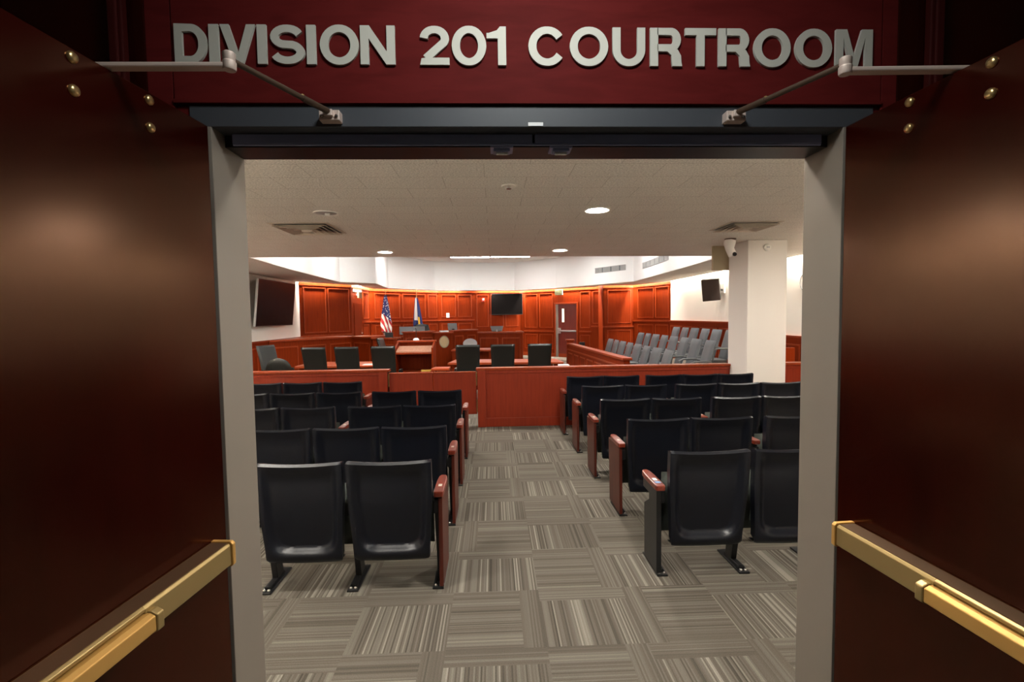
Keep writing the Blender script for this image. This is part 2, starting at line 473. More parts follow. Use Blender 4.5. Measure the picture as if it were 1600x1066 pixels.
W4, M4, l4 = panel_wall('wall_back_centre', 'cherry panelled back wall behind the bench and witness stand', D_, E_,
    [(.15, .72, 1.62, 2.5), (.8, 1.36, 1.62, 2.5), (1.56, 2.05, 1.2, 2.5), (2.13, 2.68, 1.2, 2.5), (2.76, 3.3, 1.2, 2.5), (.15, .72, .3, 1.36), (.8, 1.36, .3, 1.36)],
    [(0, 1.46, 1.49)])
W5, M5, l5 = panel_wall('wall_back_right', 'cherry panelled back wall round the door with a narrow window', E_, F_,
    [(.24, .86, 1.14, 2.5), (.96, 1.6, 1.14, 2.5), (2.83, 3.25, 1.14, 2.5), (3.36, 3.68, 1.3, 2.5), (.24, .86, .3, .88), (.96, 1.6, .3, .88), (2.83, 3.25, .3, .88)],
    [(.2, 1.63, 1.0), (2.8, 3.3, 1.0), (3.3, 3.72, 1.2)])
W6, M6, l6 = panel_wall('wall_back_pilaster', 'broad cherry pilaster left of the jury corner', (3.86, 16.98), G_,
    [(.16, 1.0, 1.32, 2.5), (.16, 1.0, .3, 1.08)], [(0, 1.1, 1.2)])
MB(M6).box(-.0, .05, 0, .75, 0, 2.9).build('pilaster_side', M_wood, W6)
W7, M7, l7 = panel_wall('wall_back_jury', 'cherry panelled wall of two panels behind the jury box', G_, R_,
    [(.25, 1.1, 1.50, 2.52), (1.18, 1.84, 1.50, 2.52), (.25, 1.1, .4, 1.28), (1.18, 1.84, .4, 1.28)], [(0, 1.91, 1.40)])

# the wall with the double doorway; hall side clad in mahogany
OX0, OX1, OZ = -.782, 1.035, 2.144      # clear opening
FX0, FX1, FZ = -.84, 1.124, 2.236      # outside of the frame
dw = MB()
for (x0, x1, z0, z1) in ((-7, FX0, 0, 3.0), (FX1, 7, 0, 3.0), (FX0, FX1, FZ, 3.0)):
    dw.box(x0, x1, HF + .02, 1.588, z0, z1)
dwo = struct(dw.build('wall_entrance', M_cream), 'wall round the double doorway between hall and courtroom', 'wall')
hp = MB()
hp.box(-.876, 1.141, HF - .012, HF + .02, FZ + .004, 3.0)                 # header panel
hp2 = MB()
for (x0, x1) in ((-3, -.9475), (1.19, 3)):
    hp2.box(x0, x1, HF - .012, HF + .02, 0, 3.0)
hs = MB()
hs.box(-.9475, -.8785, HF - .01, HF + .02, 0, 3.0); hs.box(1.1435, 1.19, HF - .01, HF + .02, 0, 3.0)
hs.box(-.8785, FX0, HF - .002, HF + .02, 0, FZ + .004); hs.box(FX1, 1.1435, HF - .002, HF + .02, 0, FZ + .004)
struct(hs.build('wall_hall_strip', M_sign, bevel=.002), 'narrow red mahogany strips flanking the header panel and door frame', 'wall')
hpo = struct(hp.build('wall_hall_header', M_sign, bevel=.002), 'dark red mahogany header panel carrying the room name', 'wall')
struct(hp2.build('wall_hall_side', M_door, bevel=.003), 'dark mahogany panelling either side of the doorway', 'wall')
mb = MB()
for xc in (-1.01, 1.287, -1.36, 1.64):
    mb.box(xc - .02, xc + .02, HF - .035, HF - .012, .1, 2.9); mb.box(xc - .012, xc + .012, HF - .045, HF - .035, .1, 2.9)
struct(mb.build('trim_2', wood('dark_moulding', (.035, .0045, .004), (.05, .006, .0055), .5, .1, coat=0.), bevel=.004), 'slim upright mahogany mouldings above the open door leaves', 'trim')
mb = MB().box(-.876, 1.141, HF - .016, HF - .012, FZ + .004, FZ + .014)
struct(mb.build('trim_3', M_sign), 'thin red edge strip under the header panel', 'trim')

# door frame: face, rabbet and stop
jf = MB()
for x0, x1, xs in ((FX0, OX0, 1), (OX1, FX1, -1)):
    jf.box(x0, x1, HF - .006, 1.592, 0, FZ)
tr = struct(jf.build('trim_4', M_jamb, bevel=.002), 'taupe painted steel jambs of the double doorway', 'door frame')
hd = MB()
hd.box(FX0, FX1, HF - .0065, HF + .0, OZ + .034, FZ)
hd.box(FX0 + .01, FX1 - .01, HF, 1.59, OZ + .034, FZ)
hdo = struct(hd.build('trim_5', M_head, bevel=.0015), 'blue grey steel head of the door frame', 'door frame')
st = MB()
st.box(OX0, OX1, HF + .062, 1.593, OZ, OZ + .034)
st.build('stop', M_black, hdo)
gk = MB(); xm = .127
gk.box(OX0 + .03, xm - .004, HF + .045, HF + .062, OZ + .006, OZ + .032); gk.box(xm + .004, OX1 - .03, HF + .045, HF + .062, OZ + .006, OZ + .032)
gk.tube([(OX0 + .03, HF + .05, OZ + .004), (OX1 - .03, HF + .05, OZ + .004)], .004)
gk.build('gasket', M_gasket, hdo)
lb = MB().box(.107, .150, HF - .0085, HF - .006, OZ + .036, OZ + .046).build('sticker', M_paper, hdo)
lb['label'] = 'small white sticker'
for x in (.032, .21):
    k = MB().box(x - .034, x + .034, HF + .05, HF + .11, OZ - .005, OZ + .003); k.box(x - .025, x + .025, HF + .055, HF + .09, OZ - .014, OZ - .005)
    ko = k.build('strike_plate', M_gasket, hdo, bevel=.002)
    MB().tube([(x - .018, HF + .066, OZ - .016), (x + .018, HF + .066, OZ - .016)], .006, 10).build('roller', M_chrome, ko, smooth=True)

# ------------------------------------------------------------------ door leaves (open outwards), push bars, bolts
def leaf(name, label, P, d, side):
    """P hinge corner of the inner face, d unit direction of the leaf towards the viewer, side=+1: inner face looks to +x"""
    Dx, Dy = d
    nrm = Vector((-Dy, Dx, 0)) * side                     # normal of the inner face
    nrm = nrm if nrm.x * side > 0 else -nrm
    # local x along the leaf, local y = inner normal
    M = Matrix(((Dx, nrm.x, 0, P[0]), (Dy, nrm.y, 0, P[1]), (0, 0, 1, 0), (0, 0, 0, 1)))
    W = .895
    o = MB(M).box(0, W, -.045, 0, .012, 2.176).build(name, M_door, bevel=.0015)
    struct(o, label, 'door')
    z0, z1 = .958, 1.021
    rail = MB(M)
    poly = [(0, z0), (.052, z0), (.058, z0 + .004), (.058, z1 - .006), (.052, z1), (0, z1)]
    def extr(mb, poly, x0, x1):
        n = len(poly)
        vs = [(x0, y, z) for y, z in poly] + [(x1, y, z) for y, z in poly]
        fs = [tuple(range(n)), tuple(range(2 * n - 1, n - 1, -1))] + [(i, (i + 1) % n, n + (i + 1) % n, n + i) for i in range(n)]
        return mb.add(vs, fs)
    extr(rail, poly, .068, .36)
    extr(rail, [(0, z0), (.03, z0), (.03, z1 - .012), (.058, z1 - .012), (.058, z1 - .004), (.052, z1), (0, z1)], .36, .84)
    ro = rail.build('push_bar', M_brass, o, bevel=.0015)
    tp = MB(M).box(.07, .84, .004, .05, z1 + .0002, z1 + .0015).build('top_strip', M_brassd, ro)
    cap = extr(MB(M), [(0, z0 - .004), (.056, z0 - .004), (.063, z0 + .002), (.063, z1 - .003), (.056, z1 + .004), (0, z1 + .004)], .054, .067)
    cap.build('end_cap', M_gold, ro, bevel=.002)
    pad = extr(MB(M), [(.034, z0 + .002), (.066, z0 + .002), (.078, z0 + .008), (.078, z1 - .022), (.066, z1 - .016), (.034, z1 - .016)], .355, .84)
    po = pad.build('touch_pad', M_gold, ro, bevel=.002)
    pc = extr(MB(M), [(.03, z0 - .001), (.067, z0 - .001), (.081, z0 + .006), (.081, z1 - .02), (.067, z1 - .013), (.03, z1 - .013)], .335, .355)
    pc.build('pad_cap', M_brass, po, bevel=.003)
    zs = (2.158, 2.094)
    for u in (.205, .395):
        for z in zs:
            K = M @ Matrix.Translation((u, 0, z)) @ Matrix.Rotation(-PI / 2, 4, 'X')
            MB(K).lathe([(.0115, -.002), (.0115, .003), (.009, .0062), (.004, .0075)], 16).build('through_bolt', M_bolt, o, smooth=True)
    # butt hinges on the edge
    for z in (.3, 1.1, 1.93):
        MB(M).tube([(-.004, -.051, z - .055), (-.004, -.051, z + .055)], .006, 8).build('hinge', M_closerd, o, smooth=True)
    return o, M
a = .0904; dL, ML = leaf('door_1', 'left mahogany door leaf swung open, brass push bar running to the left edge', (-.787, 1.405), (-a, -math.sqrt(1 - a * a)), 1)
a = .0597; dR, MR = leaf('door_2', 'right mahogany door leaf swung open, brass push bar running to the right edge', (1.036, 1.405), (a, -math.sqrt(1 - a * a)), -1)

# door closers: folding arms over the top of the open leaves
def closer(name, label, shoe, elbow, tip, body, M):
    t = thing(name, label, 'door closer', (shoe[0], shoe[1], 0), 0, 'door closers over the double doors')
    off = Vector((-shoe[0], -shoe[1], 0))
    def mk(): return MB(Matrix.Translation(off))
    s = 1 if elbow[0] > shoe[0] else -1
    b = mk().box(shoe[0] - .028, shoe[0] + .028, shoe[1] - .006, HF - .006, shoe[2] - .014, shoe[2] + .014)
    b.box(shoe[0] - .012, shoe[0] + .012, shoe[1] - .018, shoe[1], shoe[2] - .006, shoe[2] + .012)
    bo = b.build('bracket', M_closer, t, bevel=.002)
    for x in (-.02, .02): mk().lathe([(.005, 0), (.005, .003), (.003, .005)], 10, Matrix.Translation((shoe[0] + x, shoe[1] - .006, shoe[2] - .004)) @ Matrix.Rotation(PI / 2, 4, 'X')).build('screw', M_chrome, bo)
    f = mk(); p, q = Vector(shoe) + Vector((0, -.014, .006)), Vector(elbow) + Vector((0, 0, .004))
    f.tube([p, p.lerp(q, .3)], .0085, 10); f.tube([p.lerp(q, .27), q], .0068, 10)
    fo = f.build('forearm', M_closerd, t, smooth=True)
    kn = mk().lathe([(.004, 0), (.005, .002), (.005, .008), (.002, .01)], 8, Matrix.Translation(p.lerp(q, .3)) )
    kn.build('set_screw', M_bolt, fo)
    m = mk(); e, tp = Vector(elbow), Vector(tip)
    m.beam(e - Vector((0, 0, .012)), tp - Vector((0, 0, .012)), .024, .011)
    m.build('main_arm', M_closer, t, bevel=.003)
    mk().lathe([(.013, -.02), (.0145, -.017), (.0145, -.003), (.0125, -.001), (.0125, .002), (.0135, .004), (.0135, .016), (.010, .019)], 18, Matrix.Translation(elbow)).build('elbow_pivot', M_closer, t, smooth=True)
    # body on the hall face of the leaf, spindle reaching up to the arm
    bd = MB(Matrix.Translation(off) @ M).box(.15, .45, -.105, -.0455, 2.07, 2.155)
    bd.build('closer_body', M_closerd, t, bevel=.006)
    sp = mk().lathe([(.012, 2.155), (.012, tip[2] - .005)], 12, Matrix.Translation((tip[0], tip[1], 0)))
    sp.build('spindle', M_closerd, t)
    return t
closer('door_closer', 'bronze folding closer arm above the left door leaf', (-.446, HF - .03, 2.199), (-.572, 1.115, 2.205), (-.905, 1.095, 2.193), None, ML)
closer('door_closer', 'bronze folding closer arm above the right door leaf', (.70, HF - .03, 2.199), (.822, 1.12, 2.205), (1.165, 1.088, 2.195), None, MR)

# ------------------------------------------------------------------ the lettering over the door
def strip(pts, w, closed=False):
    """flat outline of a pen stroke of (horizontal, vertical) width along pts"""
    P = [Vector((p[0], p[1])) for p in pts]; n = len(P); Lf, Rt = [], []
    for i in range(n):
        if closed: a, c = P[(i - 1) % n], P[(i + 1) % n]
        else: a, c = P[max(i - 1, 0)], P[min(i + 1, n - 1)]
        d1 = (P[i] - a); d2 = (c - P[i])
        if d1.length < 1e-9: d1 = d2
        if d2.length < 1e-9: d2 = d1
        d1.normalize(); d2.normalize()
        n1 = Vector((-d1.y, d1.x)); n2 = Vector((-d2.y, d2.x)); b = (n1 + n2).normalized()
        k = 1 / max(.35, b.dot(n1))
        ww = (w[0] * abs(b.x) + w[1] * abs(b.y)) / max(1e-6, abs(b.x) + abs(b.y)) if isinstance(w, tuple) else w
        Lf.append(P[i] + b * ww / 2 * k); Rt.append(P[i] - b * ww / 2 * k)
    return Lf, Rt
def add_strip(mb, pts, w, d0, d1, closed=False):
    Lf, Rt = strip(pts, w, closed); n = len(Lf)
    vs = [(p.x, d0, p.y) for p in Lf] + [(p.x, d0, p.y) for p in Rt] + [(p.x, d1, p.y) for p in Lf] + [(p.x, d1, p.y) for p in Rt]
    fs = []
    for i in range(n if closed else n - 1):
        j = (i + 1) % n
        fs += [(i, j, n + j, n + i), (2 * n + i, 3 * n + i, 3 * n + j, 2 * n + j), (i, 2 * n + i, 2 * n + j, j), (n + i, n + j, 3 * n + j, 3 * n + i)]
    if not closed:
        fs += [(0, n, 3 * n, 2 * n), (n - 1, 3 * n - 1, 4 * n - 1, 2 * n - 1)]
    mb.add(vs, fs)
def poly_ext(mb, poly, d0, d1):
    tris = tessellate_polygon([[Vector((x, z, 0)) for x, z in poly]]); n = len(poly)
    vs = [(x, d0, z) for x, z in poly] + [(x, d1, z) for x, z in poly]
    fs = [tuple(t) for t in tris] + [tuple(i + n for i in reversed(t)) for t in tris] + [(i, (i + 1) % n, n + (i + 1) % n, n + i) for i in range(n)]
    mb.add(vs, fs)
def arc(cx, cy, rx, ry, a0, a1, n=14):
    return [(cx + rx * math.cos(rad(a0 + (a1 - a0) * i / n)), cy + ry * math.sin(rad(a0 + (a1 - a0) * i / n))) for i in range(n + 1)]
def letter(mb, ch, x0, x1, z0, h, d0, d1):
    W = x1 - x0; sv = .0232; sh = .0195          # upright and level stroke widths
    X = lambda t: x0 + t * W
    zt = z0 + h
    hv, hh = sv / 2, sh / 2
    if ch == 'I': poly_ext(mb, [(x0, z0), (x1, z0), (x1, zt), (x0, zt)], d0, d1)
    elif ch == 'D':
        r = (h - sh) / 2; c = x1 - hv - r * .78
        pts = [(x0 + hv, z0 + hh)] + [(c, z0 + hh)] + arc(c, z0 + h / 2, x1 - hv - c, r, -84, 84, 16) + [(c, zt - hh), (x0 + hv, zt - hh)]
        add_strip(mb, pts, (sv, sh), d0, d1, True)
    elif ch == 'V':
        mx = (x0 + x1) / 2; k = sv * 1.04
        poly_ext(mb, [(x0, zt), (x0 + k, zt), (mx, z0 + h * .27), (x1 - k, zt), (x1, zt), (mx + k * .52, z0), (mx - k * .52, z0)], d0, d1)
    elif ch == 'N':
        k = sv
        poly_ext(mb, [(x0, z0), (x0 + k, z0), (x0 + k, zt - h * .33), (x1 - k * 1.08, z0), (x1, z0), (x1, zt), (x1 - k, zt), (x1 - k, z0 + h * .33), (x0 + k * 1.08, zt), (x0, zt)], d0, d1)
    elif ch == 'M':
        k = sv; mx = (x0 + x1) / 2
        poly_ext(mb, [(x0, z0), (x0 + k * .95, z0), (x0 + k * .95, zt - h * .22), (mx - k * .45, z0), (mx + k * .45, z0), (x1 - k * .95, zt - h * .22), (x1 - k * .95, z0), (x1, z0), (x1, zt), (x1 - k * 1.4, zt), (mx, z0 + h * .3), (x0 + k * 1.4, zt), (x0, zt)], d0, d1)
    elif ch == 'T':
        mx = (x0 + x1) / 2
        poly_ext(mb, [(x0, zt), (x0, zt - sh), (mx - hv, zt - sh), (mx - hv, z0), (mx + hv, z0), (mx + hv, zt - sh), (x1, zt - sh), (x1, zt)], d0, d1)
    elif ch in 'O0':
        o = .0012
        add_strip(mb, arc((x0 + x1) / 2, z0 + h / 2, W / 2 - hv, h / 2 - hh + o, 0, 348.75, 31), (sv, sh), d0, d1, True)
    elif ch == 'C':
        add_strip(mb, arc((x0 + x1) / 2 + .002, z0 + h / 2, W / 2 - hv, h / 2 - hh + .001, 34, 326, 28), (sv, sh), d0, d1)
    elif ch == 'U':
        r = W / 2 - hv
        add_strip(mb, [(x0 + hv, zt)] + arc((x0 + x1) / 2, z0 + r + hh - .001, r, r, 180, 360, 16) + [(x1 - hv, zt)], (sv, sh), d0, d1)
    elif ch == 'S':
        r = h / 4 - hh / 2 + .0005; cx_ = (x0 + x1) / 2; rx = W / 2 - hv
        top = arc(cx_, zt - hh - r, rx * .96, r, 18, 246, 16); bot = arc(cx_, z0 + hh + r, rx, r, 66, -162, 16)
        add_strip(mb, top + bot, (sv, sh), d0, d1)
    elif ch == '1':
        poly_ext(mb, [(x1, z0), (x1, zt), (x1 - sv * .72, zt), (x1 - sv * 1.1, zt - h * .10), (x0 + .006, zt - h * .17), (x0, zt - h * .17), (x0, zt - h * .31), (x1 - sv, zt - h * .31), (x1 - sv, z0)], d0, d1)
    elif ch == '2':
        r = h * .265 - hh * .4; cx_ = (x0 + x1) / 2
        pts = arc(cx_, zt - hh - r, W / 2 - hv, r, 178, -28, 16) + [(x0 + W * .46, z0 + h * .34), (x0 + W * .20, z0 + sh * .9)]
        add_strip(mb, pts, (sv, sh), d0, d1)
        poly_ext(mb, [(x0, z0), (x1, z0), (x1, z0 + sh), (x0 + W * .22, z0 + sh * 1.0), (x0 + .004, z0 + sh * .9)], d0 + .0002, d1)
    elif ch == 'R':
        r = h * .27 - hh / 2 - .001; c = x1 - hv - r * .9
        poly_ext(mb, [(x0, z0), (x0 + sv, z0), (x0 + sv, zt), (x0, zt)], d0, d1)
        zc = zt - hh - r
        pts = [(x0 + sv * .9, zt - hh), (c, zt - hh)] + arc(c, zc, x1 - hv - c - .002, r, 80, -80, 12) + [(c, zc - r), (x0 + sv * .9, zc - r)]
        add_strip(mb, pts, (sv, sh), d0, d1)
        zm = zc - r
        poly_ext(mb, [(x1 - sv - .003, z0), (x1 + .002, z0), (x1 - .0005, z0 + h * .10), (x1 - .0015, zm - sh * 1.1), (x1 - hv, zm - hh * .4), (c - .004, zm - hh * .6), (c - .010, zm - hh * .95),
                      (x1 - sv - .006, zm - sh * 1.05), (x1 - sv - .0045, z0 + h * .1)], d0 + .0002, d1)
LET = [('D', -.857, -.769), ('I', -.764, -.738), ('V', -.734, -.639), ('I', -.635, -.610), ('S', -.601, -.507), ('I', -.502, -.477), ('O', -.466, -.360), ('N', -.356, -.261),
       ('2', -.193, -.112), ('0', -.105, -.009), ('1', -.008, .046), ('C', .106, .212), ('O', .224, .333), ('U', .345, .438), ('R', .452, .542), ('T', .552, .641),
       ('R', .648, .738), ('O', .750, .857), ('O', .870, .978), ('M', .989, 1.097)]
sg = thing('sign_lettering', 'grey metal capital letters naming the courtroom over the doorway', 'sign', (.12, HF - .02, 2.34))
SC = 1.0
for ch, x0, x1 in LET:
    mb = MB(Matrix.Translation((-.12, 0, -2.34)))
    letter(mb, ch, x0 * 1.0095, x1 * 1.0095, 2.3435, .1055, .0005, .0079)
    mb.build('letter', M_steel, sg)

# ------------------------------------------------------------------ column and things on the ceiling
col = MB().box(3.53, 4.09, 6.62, 7.17, 0, CEIL).build('column', M_column, bevel=.01)
struct(col, 'cream square column at the end of the gallery rail', 'column')
k = thing('wall_alarm', 'small white round alarm high on the cream column', 'alarm', (3.8, 6.62, 2.535))
MB().lathe([(.05, 0), (.05, .012), (.043, .02), (.02, .026)], 20, Matrix.Rotation(PI / 2, 4, 'X')).build('base', M_white, k, smooth=True)
MB().box(-.02, .02, -.034, -.024, -.012, .012).build('lens', M_lgrey, k, bevel=.003)
bx = MB().box(3.30, 3.62, 7.19, 7.24, 2.28, CEIL + .004).build('speaker_box', M_brownbox, bevel=.004)
tag(bx, 'square beige box hanging from the ceiling behind the column', 'box')
k = thing('security_camera', 'white swivel camera hanging from the ceiling beside the column', 'camera', (3.22, 6.5, CEIL))
MB().lathe([(.075, 0), (.075, -.014), (.05, -.022)], 20).build('mount', M_closerd, k, smooth=True)
MB().tube([(0, 0, -.02), (-.012, 0, -.07), (-.012, -.01, -.14), (.02, -.03, -.23)], [.07, .075, .055, .055], 16).build('camera_body', M_white, k, smooth=True)
MB().lathe([(.028, 0), (.026, .02), (.02, .028)], 14, Matrix.Translation((.02, -.075, -.215)) @ Matrix.Rotation(PI / 2 + .4, 4, 'X')).build('lens', M_black, k, smooth=True)

def downlight(x, y, lit, label, z=CEIL):
    t = thing('downlight', label, 'ceiling light', (x, y, z), 0, 'round recessed downlights in the low ceiling')
    MB().lathe([(.094, 0), (.12, 0), (.122, -.006), (.117, -.01), (.098, -.006), (.094, 0)], 28).build('trim_ring', M_white, t, smooth=True)
    if lit: MB().lathe([(.092, -.001), (.092, -.004)], 28).build('lamp', M_lens, t)
    else:
        MB().lathe([(.094, -.002), (.075, -.0022), (.074, -.0045), (.02, -.0046)], 28).build('reflector', M_lgrey, t, smooth=True)
        MB().tube([(-.012, 0, -.004), (.03, .01, -.012)], .016, 10).build('lamp', M_white, t, smooth=True)
downlight(-1.58, 4.73, False, 'unlit round downlight with a bare lamp, left of the aisle')
downlight(1.006, 4.66, True, 'lit round downlight nearest the door, right of the aisle')
downlight(-1.65, 7.55, True, 'lit round downlight near the ceiling edge on the left')
downlight(1.04, 7.51, True, 'lit round downlight near the ceiling edge on the right')
for x, y, s in ((-1.6, 1.98, 'left front'), (1.0, 1.98, 'right front'), (3.7, 4.7, 'right side'), (-4.2, 4.7, 'left side'), (-4.2, 7.4, 'left rear')):  # unseen lamps added to light the gallery
    downlight(x, y, True, f'added round downlight out of sight over the {s} of the gallery')

def diffuser(x0, x1, y0, y1, label, dark):
    t = thing('ceiling_vent', label, 'vent', ((x0 + x1) / 2, (y0 + y1) / 2, CEIL), 0, 'square ceiling air vents')
    hx, hy = (x1 - x0) / 2, (y1 - y0) / 2
    def ring(mb, a, b, za, zb):
        vs = [(sx * hx * a, sy * hy * a, za) for sx, sy in ((-1, -1), (1, -1), (1, 1), (-1, 1))] + [(sx * hx * b, sy * hy * b, zb) for sx, sy in ((-1, -1), (1, -1), (1, 1), (-1, 1))]
        vs += [(x, y, z + .004) for x, y, z in vs]
        fs = []
        for i in range(4):
            j = (i + 1) % 4
            fs += [(i, j, 4 + j, 4 + i), (8 + i, 12 + i, 12 + j, 8 + j), (i, 8 + i, 8 + j, j), (4 + i, 4 + j, 12 + j, 12 + i)]
        mb.add(vs, fs)
    m = MB(); ring(m, 1.06, .94, -.006, -.008); m.build('frame', M_vent, t)
    m = MB().box(-hx * .95, hx * .95, -hy * .95, hy * .95, -.004, -.001); m  .build('backing', M_mgrey, t)
    m = MB()
    for k, a in enumerate((.94, .76, .58, .40)): ring(m, a, a - .15, -.03 - .004 * k, -.008)
    m.build('louvres', M_vent, t)
    MB().box(-hx * .2, hx * .2, -hy * .2, hy * .2, -.05, -.03).build('centre_plate', M_vent, t)
diffuser(-2.33, -1.74, 5.2, 5.82, 'square louvred vent in the low ceiling left of the aisle', True)
diffuser(2.64, 3.2, 5.28, 5.82, 'square louvred vent in the low ceiling right of the aisle', False)
sp = thing('sprinkler_head', 'small sprinkler with pale ring in the ceiling over the aisle', 'sprinkler', (.132, 3.78, CEIL))
MB().lathe([(.055, .002), (.06, -.002), (.058, -.012), (.048, -.01), (.045, -.003)], 22).build('ring', M_cream, sp, smooth=True)
MB().lathe([(.012, -.002), (.01, -.02), (.02, -.024), (.02, -.027)], 14).build('deflector', M_chrome, sp, smooth=True)

# long fluorescent fixtures and small downlights up in the tray
for x, s in ((-.80, 'left'), (.62, 'right')):
    t = thing('linear_light', f'long glowing ceiling light up in the recess, {s} one of the pair', 'ceiling light', (x, 17.25, 3.76), 0, 'long lights in the ceiling recess')
    MB().box(-.7, .7, -.1, .1, -.04, 0).build('housing', M_white, t, bevel=.004)
    MB().box(-.68, .68, -.08, .08, -.05, -.04).build('diffuser', M_tube, t)
for x, y, rz_, w_ in ((-3.3, 9.9, 0, 'left side, near'), (-3.45, 12.5, 0, 'left side, far'), (3.4, 10.1, 0, 'right side, near'), (3.5, 12.9, 0, 'right side, far'),
                      (-2.75, 15.6, 0, 'left corner'), (2.5, 15.4, .6, 'right corner'), (-1.6, 8.75, PI / 2, 'near edge, left'), (1.6, 9.15, PI / 2, 'near edge, right')):  # unseen fixtures, added close to the fascia to brighten it
    t = thing('linear_light', f'added long ceiling light, unseen in the recess, {w_}', 'ceiling light', (x, y, 3.76), rz_, 'long lights in the ceiling recess')
    MB().box(-.1, .1, -.62, .62, -.04, 0).build('housing', M_white, t, bevel=.004)
    MB().box(-.08, .08, -.6, .6, -.05, -.04).build('diffuser', M_tube, t)
for x, y in ((-1.78, 17.2), (1.6, 17.2)):
    t = thing('recess_downlight', 'small round light beside the long lights in the recess, ' + ('left' if x < 0 else 'right'), 'ceiling light', (x, y, 3.76), 0, 'small lights in the recess')
    MB().lathe([(.1, 0), (.12, 0), (.12, -.01), (.1, -.008)], 20).build('trim_ring', M_white, t)
    MB().lathe([(.098, -.001), (.098, -.004)], 20).build('lamp', M_tube, t)

# air grilles on the right fascia
def grille(i, j, t0, t1, z0, z1, label):
    p, q = Vector((*TRAY[i], 0)), Vector((*TRAY[j], 0))
    M, l = frame_on(p, q)
    t = thing('air_grille', label, 'grille', (0, 0, 0), 0, 'long air grilles on the white fascia')
    MB(M).box(t0 * l, t1 * l, -.004, -.001, z0, z1).build('backing', M_mgrey, t)
    m = MB(M)
    n_ = max(2, int((t1 - t0) * l / .055))
    for k in range(n_):
        if k % 7 == 6: continue
        u = t0 * l + (k + .5) * (t1 - t0) * l / n_
        m.box(u - .016, u + .016, -.016, -.004, z0 + .01, z1 - .01)
    m.box(t0 * l, t1 * l, -.016, -.001, z1 - .012, z1); m.box(t0 * l, t1 * l, -.016, -.001, z0, z0 + .012)
    m.build('slats', M_grille, t)
    return t
grille(9, 10, .05, .82, 3.02, 3.2, 'long grey air grille on the white fascia above the back door')
grille(10, 11, .3, .95, 2.93, 3.1, 'grey air grille on the white fascia nearer the jury, cut by the ceiling edge')

# ------------------------------------------------------------------ wall things: screens, speaker, clock, signs
t = thing('wall_television', 'very large dark screen tilted off the cream left wall', 'television', (XL, 11.75, 2.0))
K = Matrix.Translation((.22, 0, 0)) @ Matrix.Rotation(rad(6), 4, 'Y')
MB(K).box(-.03, .012, -.98, .98, -.53, .53).build('casing', M_bezel, t, bevel=.006)
MB(K).box(.012, .015, -.96, .96, -.51, .515).build('screen', M_screen, t)
MB(K).box(-.032, .016, -.995, -.98, -.53, .53).build('edge_strip', M_silver, t, bevel=.003)
MB().box(0, .16, -.3, .3, -.12, .12).build('bracket', M_black, t, bevel=.01)
o_ = M4 @ Vector((2.72, 0, 0))
ang4 = math.atan2(E_[1] - D_[1], E_[0] - D_[0])
t = thing('wall_television', 'wide black screen on the back wall above the witness stand', 'television', (o_.x, o_.y, 2.105), 0)
t.rotation_euler.z = .02
MB().box(-.80, .735, -.13, -.09, -.43, .43).build('casing', M_bezel, t, bevel=.008)
MB().box(-.78, .715, -.134, -.13, -.40, .415).build('screen', M_screen, t)
MB().box(-.2, .2, -.09, .13, -.15, .15).build('bracket', M_black, t)
t = thing('wall_speaker', 'dark brown boxy speaker tilted on a bracket, right wall above the jury', 'speaker', (XR, 11.45, 2.2))
K = Matrix.Translation((-.38, .05, 0)) @ Matrix.Rotation(rad(-30), 4, 'Z') @ Matrix.Rotation(rad(9), 4, 'X') @ Matrix.Rotation(rad(-4), 4, 'Y')
MB(K).box(-.2, .2, -.12, .12, -.26, .26).build('cabinet', M_bezel, t, bevel=.01)
MB(K).box(-.19, .19, -.128, -.12, -.25, .25).build('grille_cloth', M_speaker, t, bevel=.003)
MB().tube([(-.3, .05, 0), (-.03, .2, .0)], .025, 8).build('bracket', M_black, t)
MB().box(-.03, 0, .12, .34, -.08, .16).build('wall_plate', M_white, t, bevel=.006)
t = thing('wall_clock', 'round pale wall clock partly hidden by the right door jamb', 'clock', (XR, 8.5, 2.17))
K = Matrix.Rotation(-PI / 2, 4, 'Y')
MB(K).lathe([(.172, 0), (.178, .012), (.172, .026), (.162, .027), (.16, .02)], 36).build('rim', M_mgrey, t, smooth=True)
MB(K).lathe([(.161, .012), (.161, .022)], 36).build('face', M_white, t)
hm = MB(); hm.box(-.026, -.023, -.004, .004, 0, .10); hm.box(-.026, -.023, 0, .07, -.004, .004); hm.build('hands', M_black, t)

def on_wall(M, u, z, y=0):
    p = M @ Vector((u, y, z)); return (p.x, p.y, p.z), math.atan2(M[1][0], M[0][0])
p, r = on_wall(M4, 1.83, 2.29)
t = thing('fire_alarm', 'small red fire alarm on the wall left of the back screen', 'alarm', p, r)
MB().box(-.06, .06, -.045, 0, -.075, .075).build('housing', M_red, t, bevel=.008)
MB().box(-.035, .035, -.06, -.045, -.02, .05).build('strobe', M_paper, t, bevel=.005)
p, r = on_wall(M4, .39, 1.685)
t = thing('thermostat', 'white box on the panelled wall above the bench monitor', 'thermostat', p, r)
MB().box(-.06, .06, -.035, 0, -.09, .09).build('cover', M_paper, t, bevel=.006)
MB().box(-.03, .03, -.038, -.035, .01, .05).build('display', M_lgrey, t)
p, r = on_wall(M5, 1.93, 2.52)
t = thing('exit_sign', 'pale green sign box above the back door', 'sign', p, r)
MB().box(-.17, .17, -.10, -.04, -.11, .10).build('housing', M_green, t, bevel=.006)
MB().box(-.03, .03, -.04, 0, -.02, .04).build('mount', M_white, t)
p, r = on_wall(M2, .62, 2.38)
t = thing('exit_sign', 'small dim sign box beside the white wall top left of the flags', 'sign', p, r)
MB().box(-.17, .17, -.12, -.06, -.12, .09).build('housing', M_brownbox, t, bevel=.006)
